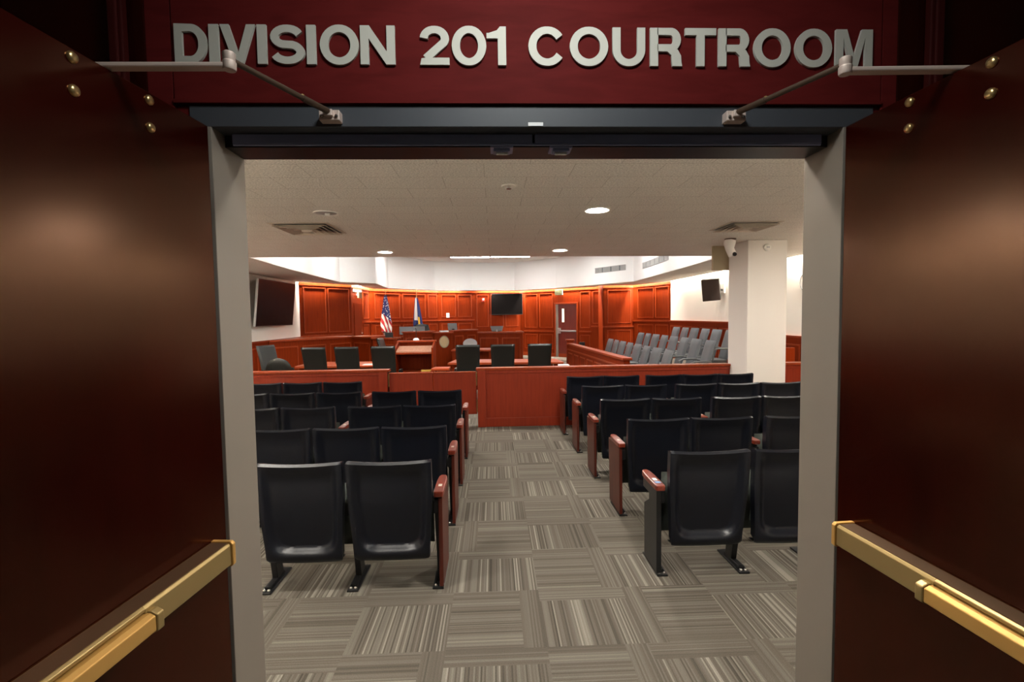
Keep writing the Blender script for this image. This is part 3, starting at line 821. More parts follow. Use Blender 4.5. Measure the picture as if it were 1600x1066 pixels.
MB().box(-.02, .02, -.06, 0, -.02, .03).build('mount', M_white, t)
# white strip of painted wall above the plain door
MB(M2).box(.2, 1.15, -.012, 0, 2.46, 2.9).build('painted_strip', M_white, W2)
dd = MB(M2).box(.25, 1.1, -.02, 0, .01, 2.1).build('door_3', M_wood, None, bevel=.003)
struct(dd, 'plain cherry door seen edge-on left of the flags', 'door')
hh_ = MB(M2); hh_.tube([(1.02, -.02, 1.12), (1.02, -.07, 1.12), (.92, -.07, 1.12)], .014, 8)
hh_.box(1.0, 1.04, -.026, -.02, 1.05, 1.22); hh_.build('door_handle', M_chrome, dd)

# back door with narrow window and panic bar
u0, u1 = 1.70, 2.73
dj = MB(M5)
dj.box(u0, u0 + .05, -.05, 0, 0, 2.09); dj.box(u1 - .05, u1, -.05, 0, 0, 2.09); dj.box(u0, u1, -.05, 0, 2.05, 2.11)
d4 = MB(M5).box(u0 + .16, u1 - .05, -.016, 0, .01, 2.05).build('door_4', wood('back_door_wood', (.075, .007, .004), (.12, .012, .006), .4), None)
struct(d4, 'dark red back door with a narrow window and panic bar', 'door')
dj.build('door_casing', M_trim, d4, bevel=.004)
MB(M5).box(u0 + .05, u0 + .16, -.03, 0, 0, 2.05).build('door_reveal', M_jamb, d4)
MB(M5).box(u0 + .33, u0 + .43, -.02, -.014, 1.36, 1.88).build('window_pane', M_window, d4)
m = MB(M5); m.box(u0 + .27, u1 - .06, -.075, -.035, .99, 1.05)
po = m.build('panic_bar', M_silver, d4, bevel=.006)
m = MB(M5); m.box(u0 + .17, u0 + .28, -.085, -.016, .92, 1.13); m.build('latch_box', M_silver, po, bevel=.006)

# ------------------------------------------------------------------ the bar rail with its gates
RY = 7.1
def rail_run(name, label, x0, x1, post_at):
    t = thing(name, label, 'railing', (x0, RY, 0))
    L_ = x1 - x0
    MB().box(0, L_, 0, .10, .0, .84).build('panel', M_rail, t)
    m = MB().box(-.02 if post_at == 0 else 0, L_ + (.02 if post_at == 1 else 0), -.03, .13, .84, .875)
    m.build('cap', M_trim, t, bevel=.005)
    m = MB().box(0, L_, -.018, 0, 0, .13); m.box(0, L_, -.012, 0, .79, .84)
    m.build('base_board', M_rail, t, bevel=.004)
    m = MB()
    px = 0 if post_at == 0 else L_ - .12
    m.box(px, px + .12, -.035, .125, 0, .84)
    m.build('end_post', M_rail, t, bevel=.004)
    return t
rail_run('gallery_rail', 'long red wooden rail left of the gates behind the seats', XL + .04, -1.565, 1)
rail_run('gallery_rail', 'red panelled wooden rail right of the gates up to the column', -.255, 3.53, 0)
rail_run('gallery_rail', 'short red wooden rail between the column and right wall', 4.09, XR - .04, 0)
def gate(name, label, x0, x1, hinge_left):
    t = thing(name, label, 'gate', (x0, RY + .03, 0), 0, 'pair of low gates in the rail')
    L_ = x1 - x0
    MB().box(.004, L_ - .004, 0, .04, .185, .80).build('panel', M_rail, t, bevel=.003)
    MB().box(0, L_, -.012, .052, .80, .82).build('cap', M_trim, t, bevel=.004)
    xh = 0.0 if hinge_left else L_
    for z in (.7, .3):
        m = MB().tube([(xh, -.012, z - .085), (xh, -.012, z + .085)], .011, 10)
        m.lathe([(.013, z + .085), (.013, z + .10), (.004, z + .11)], 10, Matrix.Translation((xh, -.012, 0)))
        m.build('hinge', M_bolt, t, smooth=True)
gate('swing_gate', 'low red gate leaf hinged to the left rail', -1.555, -.915, True)
gate('swing_gate', 'low red gate leaf hinged beside the aisle rail post', -.905, -.265, False)

# ------------------------------------------------------------------ auditorium seats
def sstep(a, b_, x):
    t = min(1, max(0, (x - a) / (b_ - a))); return t * t * (3 - 2 * t)
def back_shell():
    # rows from the curled lower edge up to the top: (z, y of the rim)
    rim = lambda z: -.131 + (.79 - z) * .088
    rows_ = [(.205, .004), (.196, -.03), (.204, -.062), (.225, -.079)]
    zs = [.245, .255, .265, .275, .285, .295, .305, .315, .325, .34, .36, .385, .42, .47, .53, .60, .66, .71, .75, .775, .79]
    rows_ += [(z, rim(z)) for z in zs] + [(.8035, -.117)]
    mb = MB(); nu = 36; rear, front = [], []
    for j_, (z, yr) in enumerate(rows_):
        last = j_ == len(rows_) - 1
        hw = .220 + .024 * min(1, max(0, (z - .28) / .34)) - (.02 if z < .2 else .008 if z < .21 else 0) - (.003 if last else 0)
        for i in range(nu + 1):
            sx = -1 + 2 * i / nu
            a = abs(sx)
            q = ((a / .90) ** 5 + (max(0, .46 - z) / .205) ** 5) ** .2
            dep = (.030 + .010 * sstep(.55, .32, z)) * sstep(.80, .70, z) if z > .24 else 0
            bowl = dep * (1 - sstep(.80, 1.0, q)) * (1 + .12 * (1 - sx * sx))
            dz = .016 * sx * sx * sstep(.45, .75, z) + .006 * sx * sx * (z < .25)
            corner = .006 * max(0, (a - .9) / .1) ** 2
            rear.append((hw * sx, yr + bowl + corner + .012 * (1 - sx * sx) * sstep(.6, .8, z), z + dz - (.006 * max(0, (a - .93) / .07) ** 2 if last else 0)))
            th = .016 if last else .02 if z < .23 else .036
            yf = min(yr, -.02) + th + .03 * (0 if last else 1) * (z > .23) * .9
            front.append((hw * sx * .985, max(rear[-1][1] + .012, yf + .012 * (1 - sx * sx) * sstep(.6, .8, z)), z + dz - (.006 if last else 0)))
    w = nu + 1; nt_ = len(rows_); n0 = len(rear)
    vs = rear + front; fs = []
    for j_ in range(nt_ - 1):
        for i in range(nu):
            a, b_, c, d = j_ * w + i, j_ * w + i + 1, (j_ + 1) * w + i + 1, (j_ + 1) * w + i
            fs += [(a, b_, c, d), (n0 + a, n0 + d, n0 + c, n0 + b_)]
    for i in range(nu):
        fs += [(i, n0 + i, n0 + i + 1, i + 1)]
        a = (nt_ - 1) * w + i; fs += [(a, a + 1, n0 + a + 1, n0 + a)]
    for j_ in range(nt_ - 1):
        a, d = j_ * w, (j_ + 1) * w; fs += [(a, d, n0 + d, n0 + a)]
        a, d = j_ * w + nu, (j_ + 1) * w + nu; fs += [(a, n0 + a, n0 + d, d)]
    return mb.add(vs, fs)
def cushion(x, y0, y1, z0, z1, rake, n=8):
    mb = MB()
    def fn(side):
        def f(u, v):
            s = -1 + 2 * u; q = -1 + 2 * v
            k = (1 - abs(s) ** 6) * (1 - abs(q) ** 6)
            z = z0 + (z1 - z0) * v
            yb = y0 + rake * (v)
            return (x * s, yb + (y1 - y0) * (k if side else 0.0), z)
        return f
    mb.surf(fn(0), n, n); mb.surf(fn(1), n, n)
    return mb
seat_mesh = {
    'back_shell': back_shell().mesh('back_shell', M_vinyl, True),
    'back_cushion': cushion(.215, .0, .055, .33, .775, -.085).mesh('back_cushion', M_fabric, True),
}
sc_ = MB(); sc_.box(-.222, .222, .06, .15, .21, .60)
seat_mesh['seat'] = cushion(.222, .135, .035, .22, .62, -.035).mesh('seat', M_fabric, True)
seat_mesh['seat_pan'] = cushion(.222, .138, .175, .215, .625, -.035).mesh('seat_pan', M_vinyl, True)
pst = MB(); pst.beam((0, .15, .012), (0, .04, .56), .036, .085, (0, 1, 0)); pst.box(-.02, .02, -.02, .3, .46, .54)
seat_mesh['standard'] = pst.mesh('standard', M_black)
ft = MB().box(-.034, .034, -.035, .27, 0, .012); ft.box(-.02, .02, .0, .2, .012, .03)
seat_mesh['foot'] = ft.mesh('foot', M_black)
bl = MB().lathe([(.011, .0), (.011, .008), (.006, .014)], 10)
seat_mesh['foot_bolt'] = bl.mesh('foot_bolt', M_chrome, True)
ep = MB(); ep.prism([(-.04, .02), (.30, .02), (.33, .56), (-.03, .56)], -.0125, .0125, Matrix(((0, 0, 1, 0), (1, 0, 0, 0), (0, 1, 0, 0), (0, 0, 0, 1))))
seat_mesh['end_panel_wood'] = ep.mesh('end_panel', M_endp)
ep = MB(); ep.prism([(-.03, .02), (.22, .02), (.22, .38), (.12, .44), (.12, .56), (-.03, .56)], -.016, .016, Matrix(((0, 0, 1, 0), (1, 0, 0, 0), (0, 1, 0, 0), (0, 0, 0, 1))))
seat_mesh['end_panel_black'] = ep.mesh('end_panel', M_black)
ar = MB(); ar.prism([(-.025, -.05), (.025, -.05), (.030, -.03), (.031, .16), (.026, .24), (.014, .27), (-.014, .27), (-.026, .24), (-.031, .16), (-.030, -.03)], .568, .602)
seat_mesh['armrest'] = ar.mesh('armrest', M_arm)
seat_mesh['number_plate'] = MB().box(-.011, .011, .045, .085, .602, .6035).mesh('number_plate', M_plate)
seat_mesh['number_plate2'] = MB().box(-.013, .013, .05, .09, .602, .6035).mesh('number_plate', M_paper)
seat_mesh['sticker'] = MB().box(-.016, .016, .0, .03, .602, .6034).mesh('sticker', M_bluep)
hb = MB()
for z in (.34, .40, .47, .53): hb.lathe([(.008, 0), (.008, .006), (.004, .009)], 8, Matrix.Translation((0, -.005, z)) @ Matrix.Rotation(PI / 2, 4, 'X'))
seat_mesh['hinge_bracket'] = MB().box(-.012, .012, -.01, .12, .30, .56).mesh('hinge_bracket', M_black)
def part(name, key, parent, x=0, bevel=0, y=0):
    o = bpy.data.objects.new(name, seat_mesh[key]); C.objects.link(o); o.parent = parent; o.location = (x, y, 0)
    if bevel:
        b = o.modifiers.new('Bevel', 'BEVEL'); b.width = bevel; b.segments = 2; b.limit_method = 'ANGLE'; b.angle_limit = rad(35)
    return o
def make_seat():
    t = thing('theatre_seat', 'x', 'seat')
    part('back_shell', 'back_shell', t); part('back_cushion', 'back_cushion', t)
    s = part('seat_cushion', 'seat', t); part('seat_pan', 'seat_pan', s)
    return t
seat0 = make_seat(); used = [False]
PITCH = .51
ORD = ['first', 'second', 'third', 'fourth', 'fifth', 'sixth']
def stand(t, x):
    s = part('standard', 'standard', t, x, .004)
    f = part('foot', 'foot', s, 0, .003)
    for bx_ in (-.014, .014):
        b_ = bpy.data.objects.new('foot_bolt', seat_mesh['foot_bolt']); C.objects.link(b_); b_.parent = s; b_.location = (bx_, -.014, .012)
def seat_row(side, row, y, x_edge, layout, end, PITCH=.51):
    """side -1: row runs to the left of the aisle; layout: list of extra gaps before each seat"""
    x = x_edge
    for k, gap in enumerate(layout):
        x += side * gap
        xc = x + side * PITCH / 2
        t = seat0 if not used[0] else copy_tree(seat0)
        used[0] = True
        t.location = (xc, y, 0)
        sd = 'left' if side < 0 else 'right'
        t['label'] = (f'black theatre seat left of the aisle, fifth row, {ORD[k]} from the gate end' if row == 4 and side < 0 else
                      f'black theatre seat {sd} of the aisle, {ORD[row]} row from the doors, {ORD[k]} from the aisle')
        t['category'] = 'seat'; t['group'] = f'theatre seats {sd} of the aisle'
        if used[0] and len(t.children): pass
        seats.append((t, side, k, gap, end, PITCH))
        x += side * PITCH
    return x
seats = []
LY = [2.875, 3.755, 4.64, 5.525, 6.41]
RYs = [2.93, 3.84, 4.75, 5.66, 6.53]
seat_row(-1, 0, LY[0], -.362, [0, 0], 'wood')
seat_row(-1, 1, LY[1], -.360, [0, 0, 0], 'wood')
seat_row(-1, 2, LY[2], -.362, [0, 0, .105, 0], 'wood')
seat_row(-1, 3, LY[3], -.362, [0, 0, .10, 0, 0], 'wood')
seat_row(-1, 4, LY[4], -1.715, [0, 0, 0], 'wood')
seat_row(1, 0, RYs[0], 1.03, [0, 0.01], 'black')
seat_row(1, 1, RYs[1], 1.03, [0, 0, .09], 'wood')
seat_row(1, 2, RYs[2], 1.015, [0, 0, .085, 0], 'wood')
seat_row(1, 3, RYs[3], 1.0, [0, 0, .085, 0, 0], 'wood')
seat_row(1, 4, RYs[4], .965, [0, 0, .09, 0, 0], 'wood', .492)
for t, side, k, gap, end, pt in seats:
    inner = -side * (.258 if pt > .5 else .249)          # the seat's side towards the aisle
    outer_ = side * .255
    if k == 0:
        e = part('end_panel', 'end_panel_' + end, t, inner - side * .022, .004)
        stand(t, inner)
        a_ = part('armrest', 'armrest', t, inner - side * .014, .006)
        part('number_plate', 'number_plate2' if end == 'black' else 'number_plate', a_)
        if end == 'black': part('sticker', 'sticker', a_)['label'] = 'small blue sticker'; a_.location = (a_.location.x - .022, -.055, 0)
    elif gap > .05:
        stand(t, inner - side * .01)
        a_ = part('armrest', 'armrest', t, inner - side * .02, .006); part('number_plate', 'number_plate', a_)
    else:
        stand(t, inner)
    last = k == max(s[2] for s in seats if abs(s[0].location.y - t.location.y) < .01 and s[1] == side)
    if last and not (side > 0 and t.location.y > 6.3): stand(t, outer_)

# ------------------------------------------------------------------ counsel chairs and tables
def counsel_chair_parts(t, low=False):
    w, z0, z1 = .215, .52, 1.135
    mb = MB()
    def f(side):
        def g_(u, v):
            s = -1 + 2 * u; 
            z = z0 + (z1 - z0) * v
            hw = w * (.91 + .09 * v)
            y = -.06 - .12 * v + .02 * math.sin(v * PI)
            k = (1 - abs(s) ** 14) * (1 - abs(2 * v - 1) ** 40)
            return (hw * s, y + (.0 if side == 0 else .0) + (-.035 if side == 0 else .045) * k + .015 * (1 - s * s) * 0, z + .008 * (1 - s * s) * 0)
        return g_
    mb.surf(f(0), 16, 20); mb.surf(f(1), 16, 20)
    mb.build('backrest', M_leather, t, smooth=True)
    MB().surf(lambda u, v: (.23 * (-1 + 2 * u), -.03 + .48 * v, .47 - .05 * 0), 2, 2)
    s = MB().box(-.235, .235, -.05, .43, .42, .50); s.build('seat', M_leather, t, bevel=.03, seg=3)
    for sx in (-1, 1):
        m = MB().tube([(sx * .225, .0, .44), (sx * .24, .0, .62), (sx * .24, .05, .66), (sx * .24, .26, .66), (sx * .23, .28, .6)], .018, 8)
        ao = m.build('armrest', M_black, t, smooth=True)
        MB().box(sx * .24 - .02, sx * .24 + .02, .02, .26, .672, .695).build('arm_pad', M_leather, ao, bevel=.008)
    MB().lathe([(.025, .1), (.025, .42)], 12, Matrix.Translation((0, .19, 0))).build('column', M_black, t, smooth=True)
    m = MB()
    for k in range(5):
        a = 2 * PI * k / 5
        m.beam((0, .19, .1), (.3 * math.cos(a), .19 + .3 * math.sin(a), .075), .045, .03)
    bo = m.build('base', M_black, t, bevel=.005)
    for k in range(5):
        a = 2 * PI * k / 5
        MB(Matrix.Translation((.29 * math.cos(a), .19 + .29 * math.sin(a), .03)) @ Matrix.Rotation(PI / 2, 4, 'X')).lathe([(.028, -.02), (.03, -.015), (.03, .015), (.028, .02)], 12).build('caster', M_black, bo, smooth=True)
cc = thing('conference_chair', 'x', 'chair')
counsel_chair_parts(cc)
first = [True]
def cchair(x, y, rz, label, grp):
    t = cc if first[0] else copy_tree(cc)
    first[0] = False
    t.location = (x, y, 0); t.rotation_euler.z = rz; t['label'] = label; t['category'] = 'chair'; t['group'] = grp
    return t
gl, gr_ = 'high-backed chairs at the left counsel table', 'high-backed chairs at the right counsel table'
# local back (-y) at y-.18; backs stand about 8.5 m out
cchair(-3.13, 8.66, rad(-3), 'black high-backed chair at left counsel table, third from the lectern', gl)
cchair(-2.565, 8.66, rad(-3), 'black high-backed chair at left counsel table, second from the lectern', gl)
cchair(-1.945, 8.68, 0, 'black high-backed chair at left counsel table, touching the lectern', gl)
cchair(-.468, 8.68, 0, 'black high-backed chair at right counsel table, nearest the lectern', gr_)
cchair(.15, 8.68, 0, 'black high-backed chair in the middle of the right counsel table', gr_)
cchair(.805, 8.68, 0, 'black high-backed chair at right counsel table, nearest the jury rail', gr_)
cchair(-4.22, 9.35, rad(-112), 'grey-lit high-backed chair turned sideways at the far left end of the table', gl)
cchair(-3.78, 12.35 - .6, rad(-100), 'spare', gl)
bpy.context.view_layer.update()
# the last copy stands at the clerk's side, seen edge-on
sp_ = [o for o in C.objects if o.get('label') == 'spare'][0]
sp_.location = (-2.62, 11.9, 0); sp_.rotation_euler.z = rad(-95)
sp_['label'] = 'black high-backed chair seen edge-on before the clerk station'; sp_['group'] = 'chairs before the clerk station'

# a low round-backed black chair
t = thing('task_chair', 'low black chair with a rounded back at far left behind the rail', 'chair', (-3.72, 8.6, 0))
mb = MB()
def rb(side):
    def f(u, v):
        s = -1 + 2 * u
        hw = .225 * (1 if v < .45 else math.sqrt(max(0, 1 - ((v - .45) / .55) ** 2.4)) * 1) + .002
        k = (1 - abs(s) ** 6) * (1 - v ** 10)
        return (hw * s, -.12 - .05 * v + (.05 if side else -.03) * k, .5 + .465 * v)
    return f
mb.surf(rb(0), 14, 16); mb.surf(rb(1), 14, 16); mb.build('backrest', M_leather, t, smooth=True)
MB().box(-.24, .24, -.1, .36, .42, .5).build('seat', M_leather, t, bevel=.03, seg=3)
MB().lathe([(.025, .08), (.025, .42)], 12, Matrix.Translation((0, .12, 0))).build('column', M_black, t)
m = MB()
for k in range(5):
    a = 2 * PI * k / 5
    m.beam((0, .12, .07), (.28 * math.cos(a), .12 + .28 * math.sin(a), .03), .045, .05)
m.build('base', M_black, t)

def table(name, label, pts, z=.75, leg_in=.12, m=M_table):
    cx_ = sum(p[0] for p in pts) / len(pts); cy_ = sum(p[1] for p in pts) / len(pts)
    t = thing(name, label, 'table', (cx_, cy_, 0))
    q = [(x - cx_, y - cy_) for x, y in pts]
    MB().prism(q, z - .04, z).build('tabletop', m, t, bevel=.006)
    m_ = MB()
    qi = [(x * .9, y * .55) for x, y in q]
    m_.beam((qi[2][0], qi[2][1], z - .35), (qi[3][0], qi[3][1], z - .35), .03, .5)
    m_.build('modesty_panel', M_wood, t)
    for x, y in [(x * .88, y * .7) for x, y in q]:
        MB().box(x - .035, x + .035, y - .035, y + .035, 0, z - .04).build('leg', M_wood, t, bevel=.004)
    return t
table('counsel_table', 'long cherry counsel table left of the lectern', [(-3.72, 9.1), (-2.22, 9.0), (-2.28, 9.85), (-3.72, 9.95)])
table('counsel_table', 'long cherry counsel table right of the lectern', [(-.9, 9.28), (1.31, 9.08), (1.27, 9.8), (-.8, 9.98)])
table('side_table', 'small low cherry table just behind the gates, beside the lectern', [(-1.09, 8.3), (-.78, 8.3), (-.78, 8.6), (-1.06, 8.6)])
table('reporter_desk', 'cherry desk before the bench, behind the right counsel table', [(-1.15, 12.9), (-.05, 12.75), (-.05, 13.45), (-1.1, 13.6)])

# things on and by the tables
o = MB().box(-.14, .14, -.12, .12, 0, .58).build('cardboard_box', M_paper, loc=(1.45, 10.25, 0), bevel=.006)
tag(o, 'white box on the floor beyond the end of the right counsel table', 'box')
t = thing('file_tray', 'small dark desk tray standing on the left counsel table', 'tray', (-2.98, 9.6, .75))
for k in range(3):
    m = MB(); z = .02 + .055 * k
    m.box(-.11, .11, -.1, .1, z, z + .006); m.box(-.11, -.104, -.1, .1, z, z + .035); m.box(.104, .11, -.1, .1, z, z + .035); m.box(-.11, .11, .094, .1, z, z + .035)
    m.build('shelf', M_wood, t)
m = MB()
for x in (-.107, .107):
    for y in (-.097, .097): m.box(x - .004, x + .004, y - .004, y + .004, 0, .17)
m.build('post', M_black, t)
o = MB().box(-.12, .12, -.09, .09, 0, .01).build('paper_stack', M_paper, loc=(-2.35, 9.2, .75), bevel=.001)
tag(o, 'white sheets on the left counsel table beside the last chair', 'papers')

# lectern, seen from its open back
t = thing('lectern', 'open-backed cherry lectern with sloping reading top between the counsel tables', 'lectern', (-1.545, 9.35, 0))
for sx, nm in ((-1, 0), (1, 1)):
    x = sx * .355
    m = MB(); m.prism([(-.05, 0), (.42, 0), (.42, 1.16), (.36, 1.16), (-.05, 1.04)], x - .0175, x + .0175, Matrix(((0, 0, 1, 0), (1, 0, 0, 0), (0, 1, 0, 0), (0, 0, 0, 1))))
    m.build('side_panel', M_wood, t, bevel=.003)
MB().box(-.337, .337, .39, .42, 0, 1.13).build('front_panel', M_wood, t)
m = MB(); m.add([(-.337, -.03, .985), (.337, -.03, .985), (.337, .33, 1.065), (-.337, .33, 1.065), (-.337, -.03, .96), (.337, -.03, .96), (.337, .33, 1.04), (-.337, .33, 1.04)],
    [(0, 1, 2, 3), (4, 7, 6, 5), (0, 4, 5, 1), (1, 5, 6, 2), (2, 6, 7, 3), (3, 7, 4, 0)]); m.build('reading_top', wood('lectern_top', (.40, .20, .13), (.48, .26, .18), .22, .6, (14, 1, 14), .5), t)  # wood paled to stand in for glare on the top
MB().box(-.385, .385, .33, .45, 1.135, 1.17).build('top_ledge', M_trim, t, bevel=.004)
MB().box(-.337, .337, -.04, .0, .925, .96).build('front_lip', M_trim, t, bevel=.003)
MB().box(-.337, .337, .02, .39, .56, .58).build('shelf', M_wood, t)
o = MB().box(-.1, .1, -.06, .06, 0, .025).build('notepad', plain('yellow_pad', (.7, .45, .08), .7), loc=(-1.545 + .22, 9.45, .58))
tag(o, 'yellow pad on the lower shelf of the lectern', 'notepad')
t = thing('gooseneck_microphone', 'white-based gooseneck microphone on the lectern top', 'microphone', (-1.56, 9.74, 1.17))
MB().lathe([(.062, 0), (.06, .02), (.045, .04), (.02, .048)], 20).build('base', M_paper, t, smooth=True)
MB().tube([(0, 0, .04), (0, .005, .11), (.004, 0, .19), (.006, -.04, .23)], .006, 8).build('stem', M_black, t, smooth=True)
MB().tube([(.006, -.03, .225), (.007, -.07, .25)], [.011, .013], 10).build('head', M_black, t, smooth=True)

# ------------------------------------------------------------------ bench, stations, witness stand, jury box
def station(name, label, cat, runs, z, cap=.045, panel_n=None, m=M_wood, top_w=.16, base_y=.1):
    """low panelled front: runs = polyline, seen from its left-hand walk"""
    t = thing(name, label, cat, (runs[0][0], runs[0][1], 0))
    off = Matrix.Translation((-runs[0][0], -runs[0][1], 0))
    body, cp, md = MB(), MB(), MB()
    for k, (a, b_) in enumerate(zip(runs, runs[1:])):
        M, l = frame_on(a, b_); M = off @ M
        body.M = M; cp.M = M; md.M = M
        body.box(0, l, 0, .08, 0, z - cap)
        cp.box(-.02, l + .02, -.04, top_w, z - cap, z)
        md.box(0, l, -.02, 0, 0, base_y)
        n_ = (panel_n[k] if panel_n else max(1, round(l / .7)))
        for i in range(n_):
            u0 = l * i / n_ + .06; u1 = l * (i + 1) / n_ - .06
            if u1 - u0 > .1: md.frame(u0, u1, base_y + .1, z - cap - .13, .03, .014)
    body.build('panel', m, t); cp.build('cap', M_trim, t, bevel=.005); md.build('moulding', M_trim, t)
    return t
station('low_partition', 'low panelled wall with a ledge running across the far left corner', 'partition', [(XL + .05, 11.65), (-3.95, 13.65), (-3.3, 13.1)], 1.13, panel_n=[3, 1], top_w=.7)
station('clerk_station', 'orange-red panelled clerk station left of the bench', 'desk', [(-3.24, 13.0), (-2.56, 12.8), (-2.555, 13.2)], 1.1, panel_n=[1, 1])
clk = [o for o in C.objects if o.name == 'clerk_station'][0]
t = station('judge_bench', 'long raised panelled bench across the back with a bronze seal', 'desk', [(-2.5, 13.44), (-1.67, 13.75)], 1.24, panel_n=[2])
bj = t
t2 = MB(Matrix.Translation((2.5, -13.44, 0)))
M, l = frame_on((-1.2, 14.0), (-.52, 14.85))
mm = MB(Matrix.Translation((2.5, -13.44, 0)) @ M); mm.box(0, l, 0, .08, 0, 1.195); mm.build('wing_panel', M_wood, bj)
mm = MB(Matrix.Translation((2.5, -13.44, 0)) @ M); mm.box(-.02, l + .02, -.04, .2, 1.195, 1.24); mm.build('wing_cap', M_trim, bj, bevel=.005)
mm = MB(Matrix.Translation((2.5, -13.44, 0)) @ M)
for i in range(2): mm.frame(l * i / 2 + .08, l * (i + 1) / 2 - .08, .4, 1.08, .03, .014)
mm.build('wing_moulding', M_trim, bj)
# projecting centre with the seal
MC, lc = frame_on((-1.66, 13.60), (-1.19, 13.86))
K = Matrix.Translation((2.5, -13.44, 0)) @ MC
MB(K).box(0, lc, 0, .3, 0, 1.16).build('centre_panel', M_wood, bj, bevel=.004)
MB(K).box(-.03, lc + .03, -.05, .3, 1.16, 1.20).build('centre_cap', M_trim, bj, bevel=.005)
MB(K).box(-.02, lc + .02, -.03, .0, 0, .12).build('centre_base', M_trim, bj)
KS = K @ Matrix.Translation((lc * .52, 0, .925)) @ Matrix.Rotation(PI / 2, 4, 'X') @ Matrix.Scale(.86, 4, (1, 0, 0))
so = MB(KS).lathe([(.172, 0), (.176, .012), (.165, .02), (.152, .014), (.15, .012)], 36).build('seal', M_sealr, bj, smooth=True)
MB(KS).lathe([(.151, .008), (.151, .014), (.118, .014), (.116, .02), (.108, .02), (.106, .014), (.03, .018)], 36).build('seal_disc', M_seal, so, smooth=True)
em = MB(KS)
em.prism([(-.05, .045), (.05, .045), (.05, -.01), (.0, -.065), (-.05, -.01)], .014, .024)
em.prism([(-.04, .055), (.04, .055), (0, .095)], .014, .022)
em.prism([(-.062, -.07), (.062, -.07), (.05, -.088), (-.05, -.088)], .014, .022)
for k in range(24):
    a = 2 * PI * k / 24
    em.box(-.005, .005, -.010, .010, .014, .019, Matrix.Rotation(a, 4, 'Z') @ Matrix.Translation((0, .134, 0)))
em.build('seal_relief', M_seal, so)
station('witness_stand', 'panelled witness stand below the back wall screen', 'desk', [(-.5, 14.9), (.86, 14.6), (.86, 15.6)], 1.15, panel_n=[2, 1])
# what stands on them
o = MB().box(-.12, .12, -.05, .05, 0, .04).build('paper_stack', M_paper, loc=(-1.42, 13.82, 1.20), rz=.4, bevel=.002)
tag(o, 'white papers lying on the bench top above the seal', 'papers')
def monitor(name, label, loc, rz, w, h, m, stand=True, foot=True):
    t = thing(name, label, 'monitor', loc, rz)
    MB(Matrix.Translation((0, 0, .06)) @ Matrix.Rotation(rad(-8), 4, 'X')).box(-w / 2, w / 2, -.02, .015, 0, h).build('housing', m, t, bevel=.012)
    MB().box(-.03, .03, -.05, -.01, 0, h * .5).build('stand', M_lgrey if foot else M_black, t, bevel=.004)
    MB().box(-.1, .1, -.09, .06, 0, .012).build('base', M_lgrey if foot else M_black, t, bevel=.004)
    return t
t = monitor('computer_monitor', 'wide grey monitor seen from behind near the second flag', (-2.42, 14.4, 1.06), .12, .74, .235, M_mgrey)
MB(Matrix.Translation((.06, 0, .15))).lathe([(.025, 0), (.025, .004)], 14, Matrix.Translation((0, -.04, 0)) @ Matrix.Rotation(PI / 2, 4, 'X')).build('badge', M_paper, t)
rs = MB().box(-.4, .42, -.2, .2, 0, 1.06).build('side_desk', M_wood, bj, loc=(-2.4 + 2.5, 14.45 - 13.44, 0), rz=.12)
monitor('computer_monitor', 'small dark monitor seen from behind on the bench', (-1.22, 14.35, 1.18), .6, .30, .2, M_mgrey, foot=False)
bt = MB(Matrix.Translation((-1.15 + 2.5, 14.4 - 13.44, 0)) @ Matrix.Rotation(.88, 4, 'Z')).box(-.3, .62, .0, .4, 0, 1.17).build('bench_desk', M_wood, bj)
t = thing('computer_monitor', 'low grey tilted screen on the witness stand', 'monitor', (.09, 14.82, 1.15), 0)
MB(Matrix.Rotation(rad(-28), 4, 'X')).prism([(-.15, .02), (.15, .02), (.2, .19), (-.2, .19)], -.02, .02, Matrix(((1, 0, 0, 0), (0, 0, 1, 0), (0, 1, 0, 0), (0, 0, 0, 1)))).build('housing', M_mgrey, t, bevel=.004)
MB().box(-.025, .025, -.05, -.01, 0, .07).build('stand', M_lgrey, t)
t = thing('desk_speaker', 'small black box beside the first flag on the clerk desk', 'speaker', (-2.86, 13.3, 1.1 - .045))
MB().box(-.1, .1, -.06, .06, 0, .17).build('cabinet', M_black, t, bevel=.006)
MB().tube([(0, 0, .17), (0, 0, .24)], .006, 6).build('aerial', M_lgrey, t)
cs = MB(Matrix.Translation((3.24, -13.0, 0))).box(-3.2, -2.62, 13.06, 13.42, 0, 1.055).build('desk_top', M_wood, clk)
# judge's chair: only the head of the back shows
t = thing('executive_chair', 'black leather chair behind the bench, top showing before the second flag', 'chair', (-2.32, 15.6, .3))
mb = MB()
def jb(side):
    def f(u, v):
        s = -1 + 2 * u; hw = .29 * (1 - .25 * max(0, v - .6) / .4) + .0
        k = (1 - abs(s) ** 5) * (1 - abs(2 * v - 1) ** 8)
        return (hw * s, -.02 + .04 * v + (.1 if side else -.06) * k, .42 + .66 * v + .03 * (1 - s * s) * v)
    return f
mb.surf(jb(0), 12, 12); mb.surf(jb(1), 12, 12); mb.build('backrest', M_leather, t, smooth=True, rz=0)
MB().box(-.28, .28, -.5, .02, .36, .48).build('seat', M_leather, t, bevel=.04, seg=3)
MB().lathe([(.26, 0), (.26, .04), (.03, .08), (.03, .36)], 16, Matrix.Translation((0, -.25, 0))).build('pedestal', M_black, t)
dais = MB().box(-3.5, .8, 14.9, 17.0, 0, .3).build('floor_dais', M_carpet)
struct(dais, 'raised carpeted floor behind the bench', 'floor')
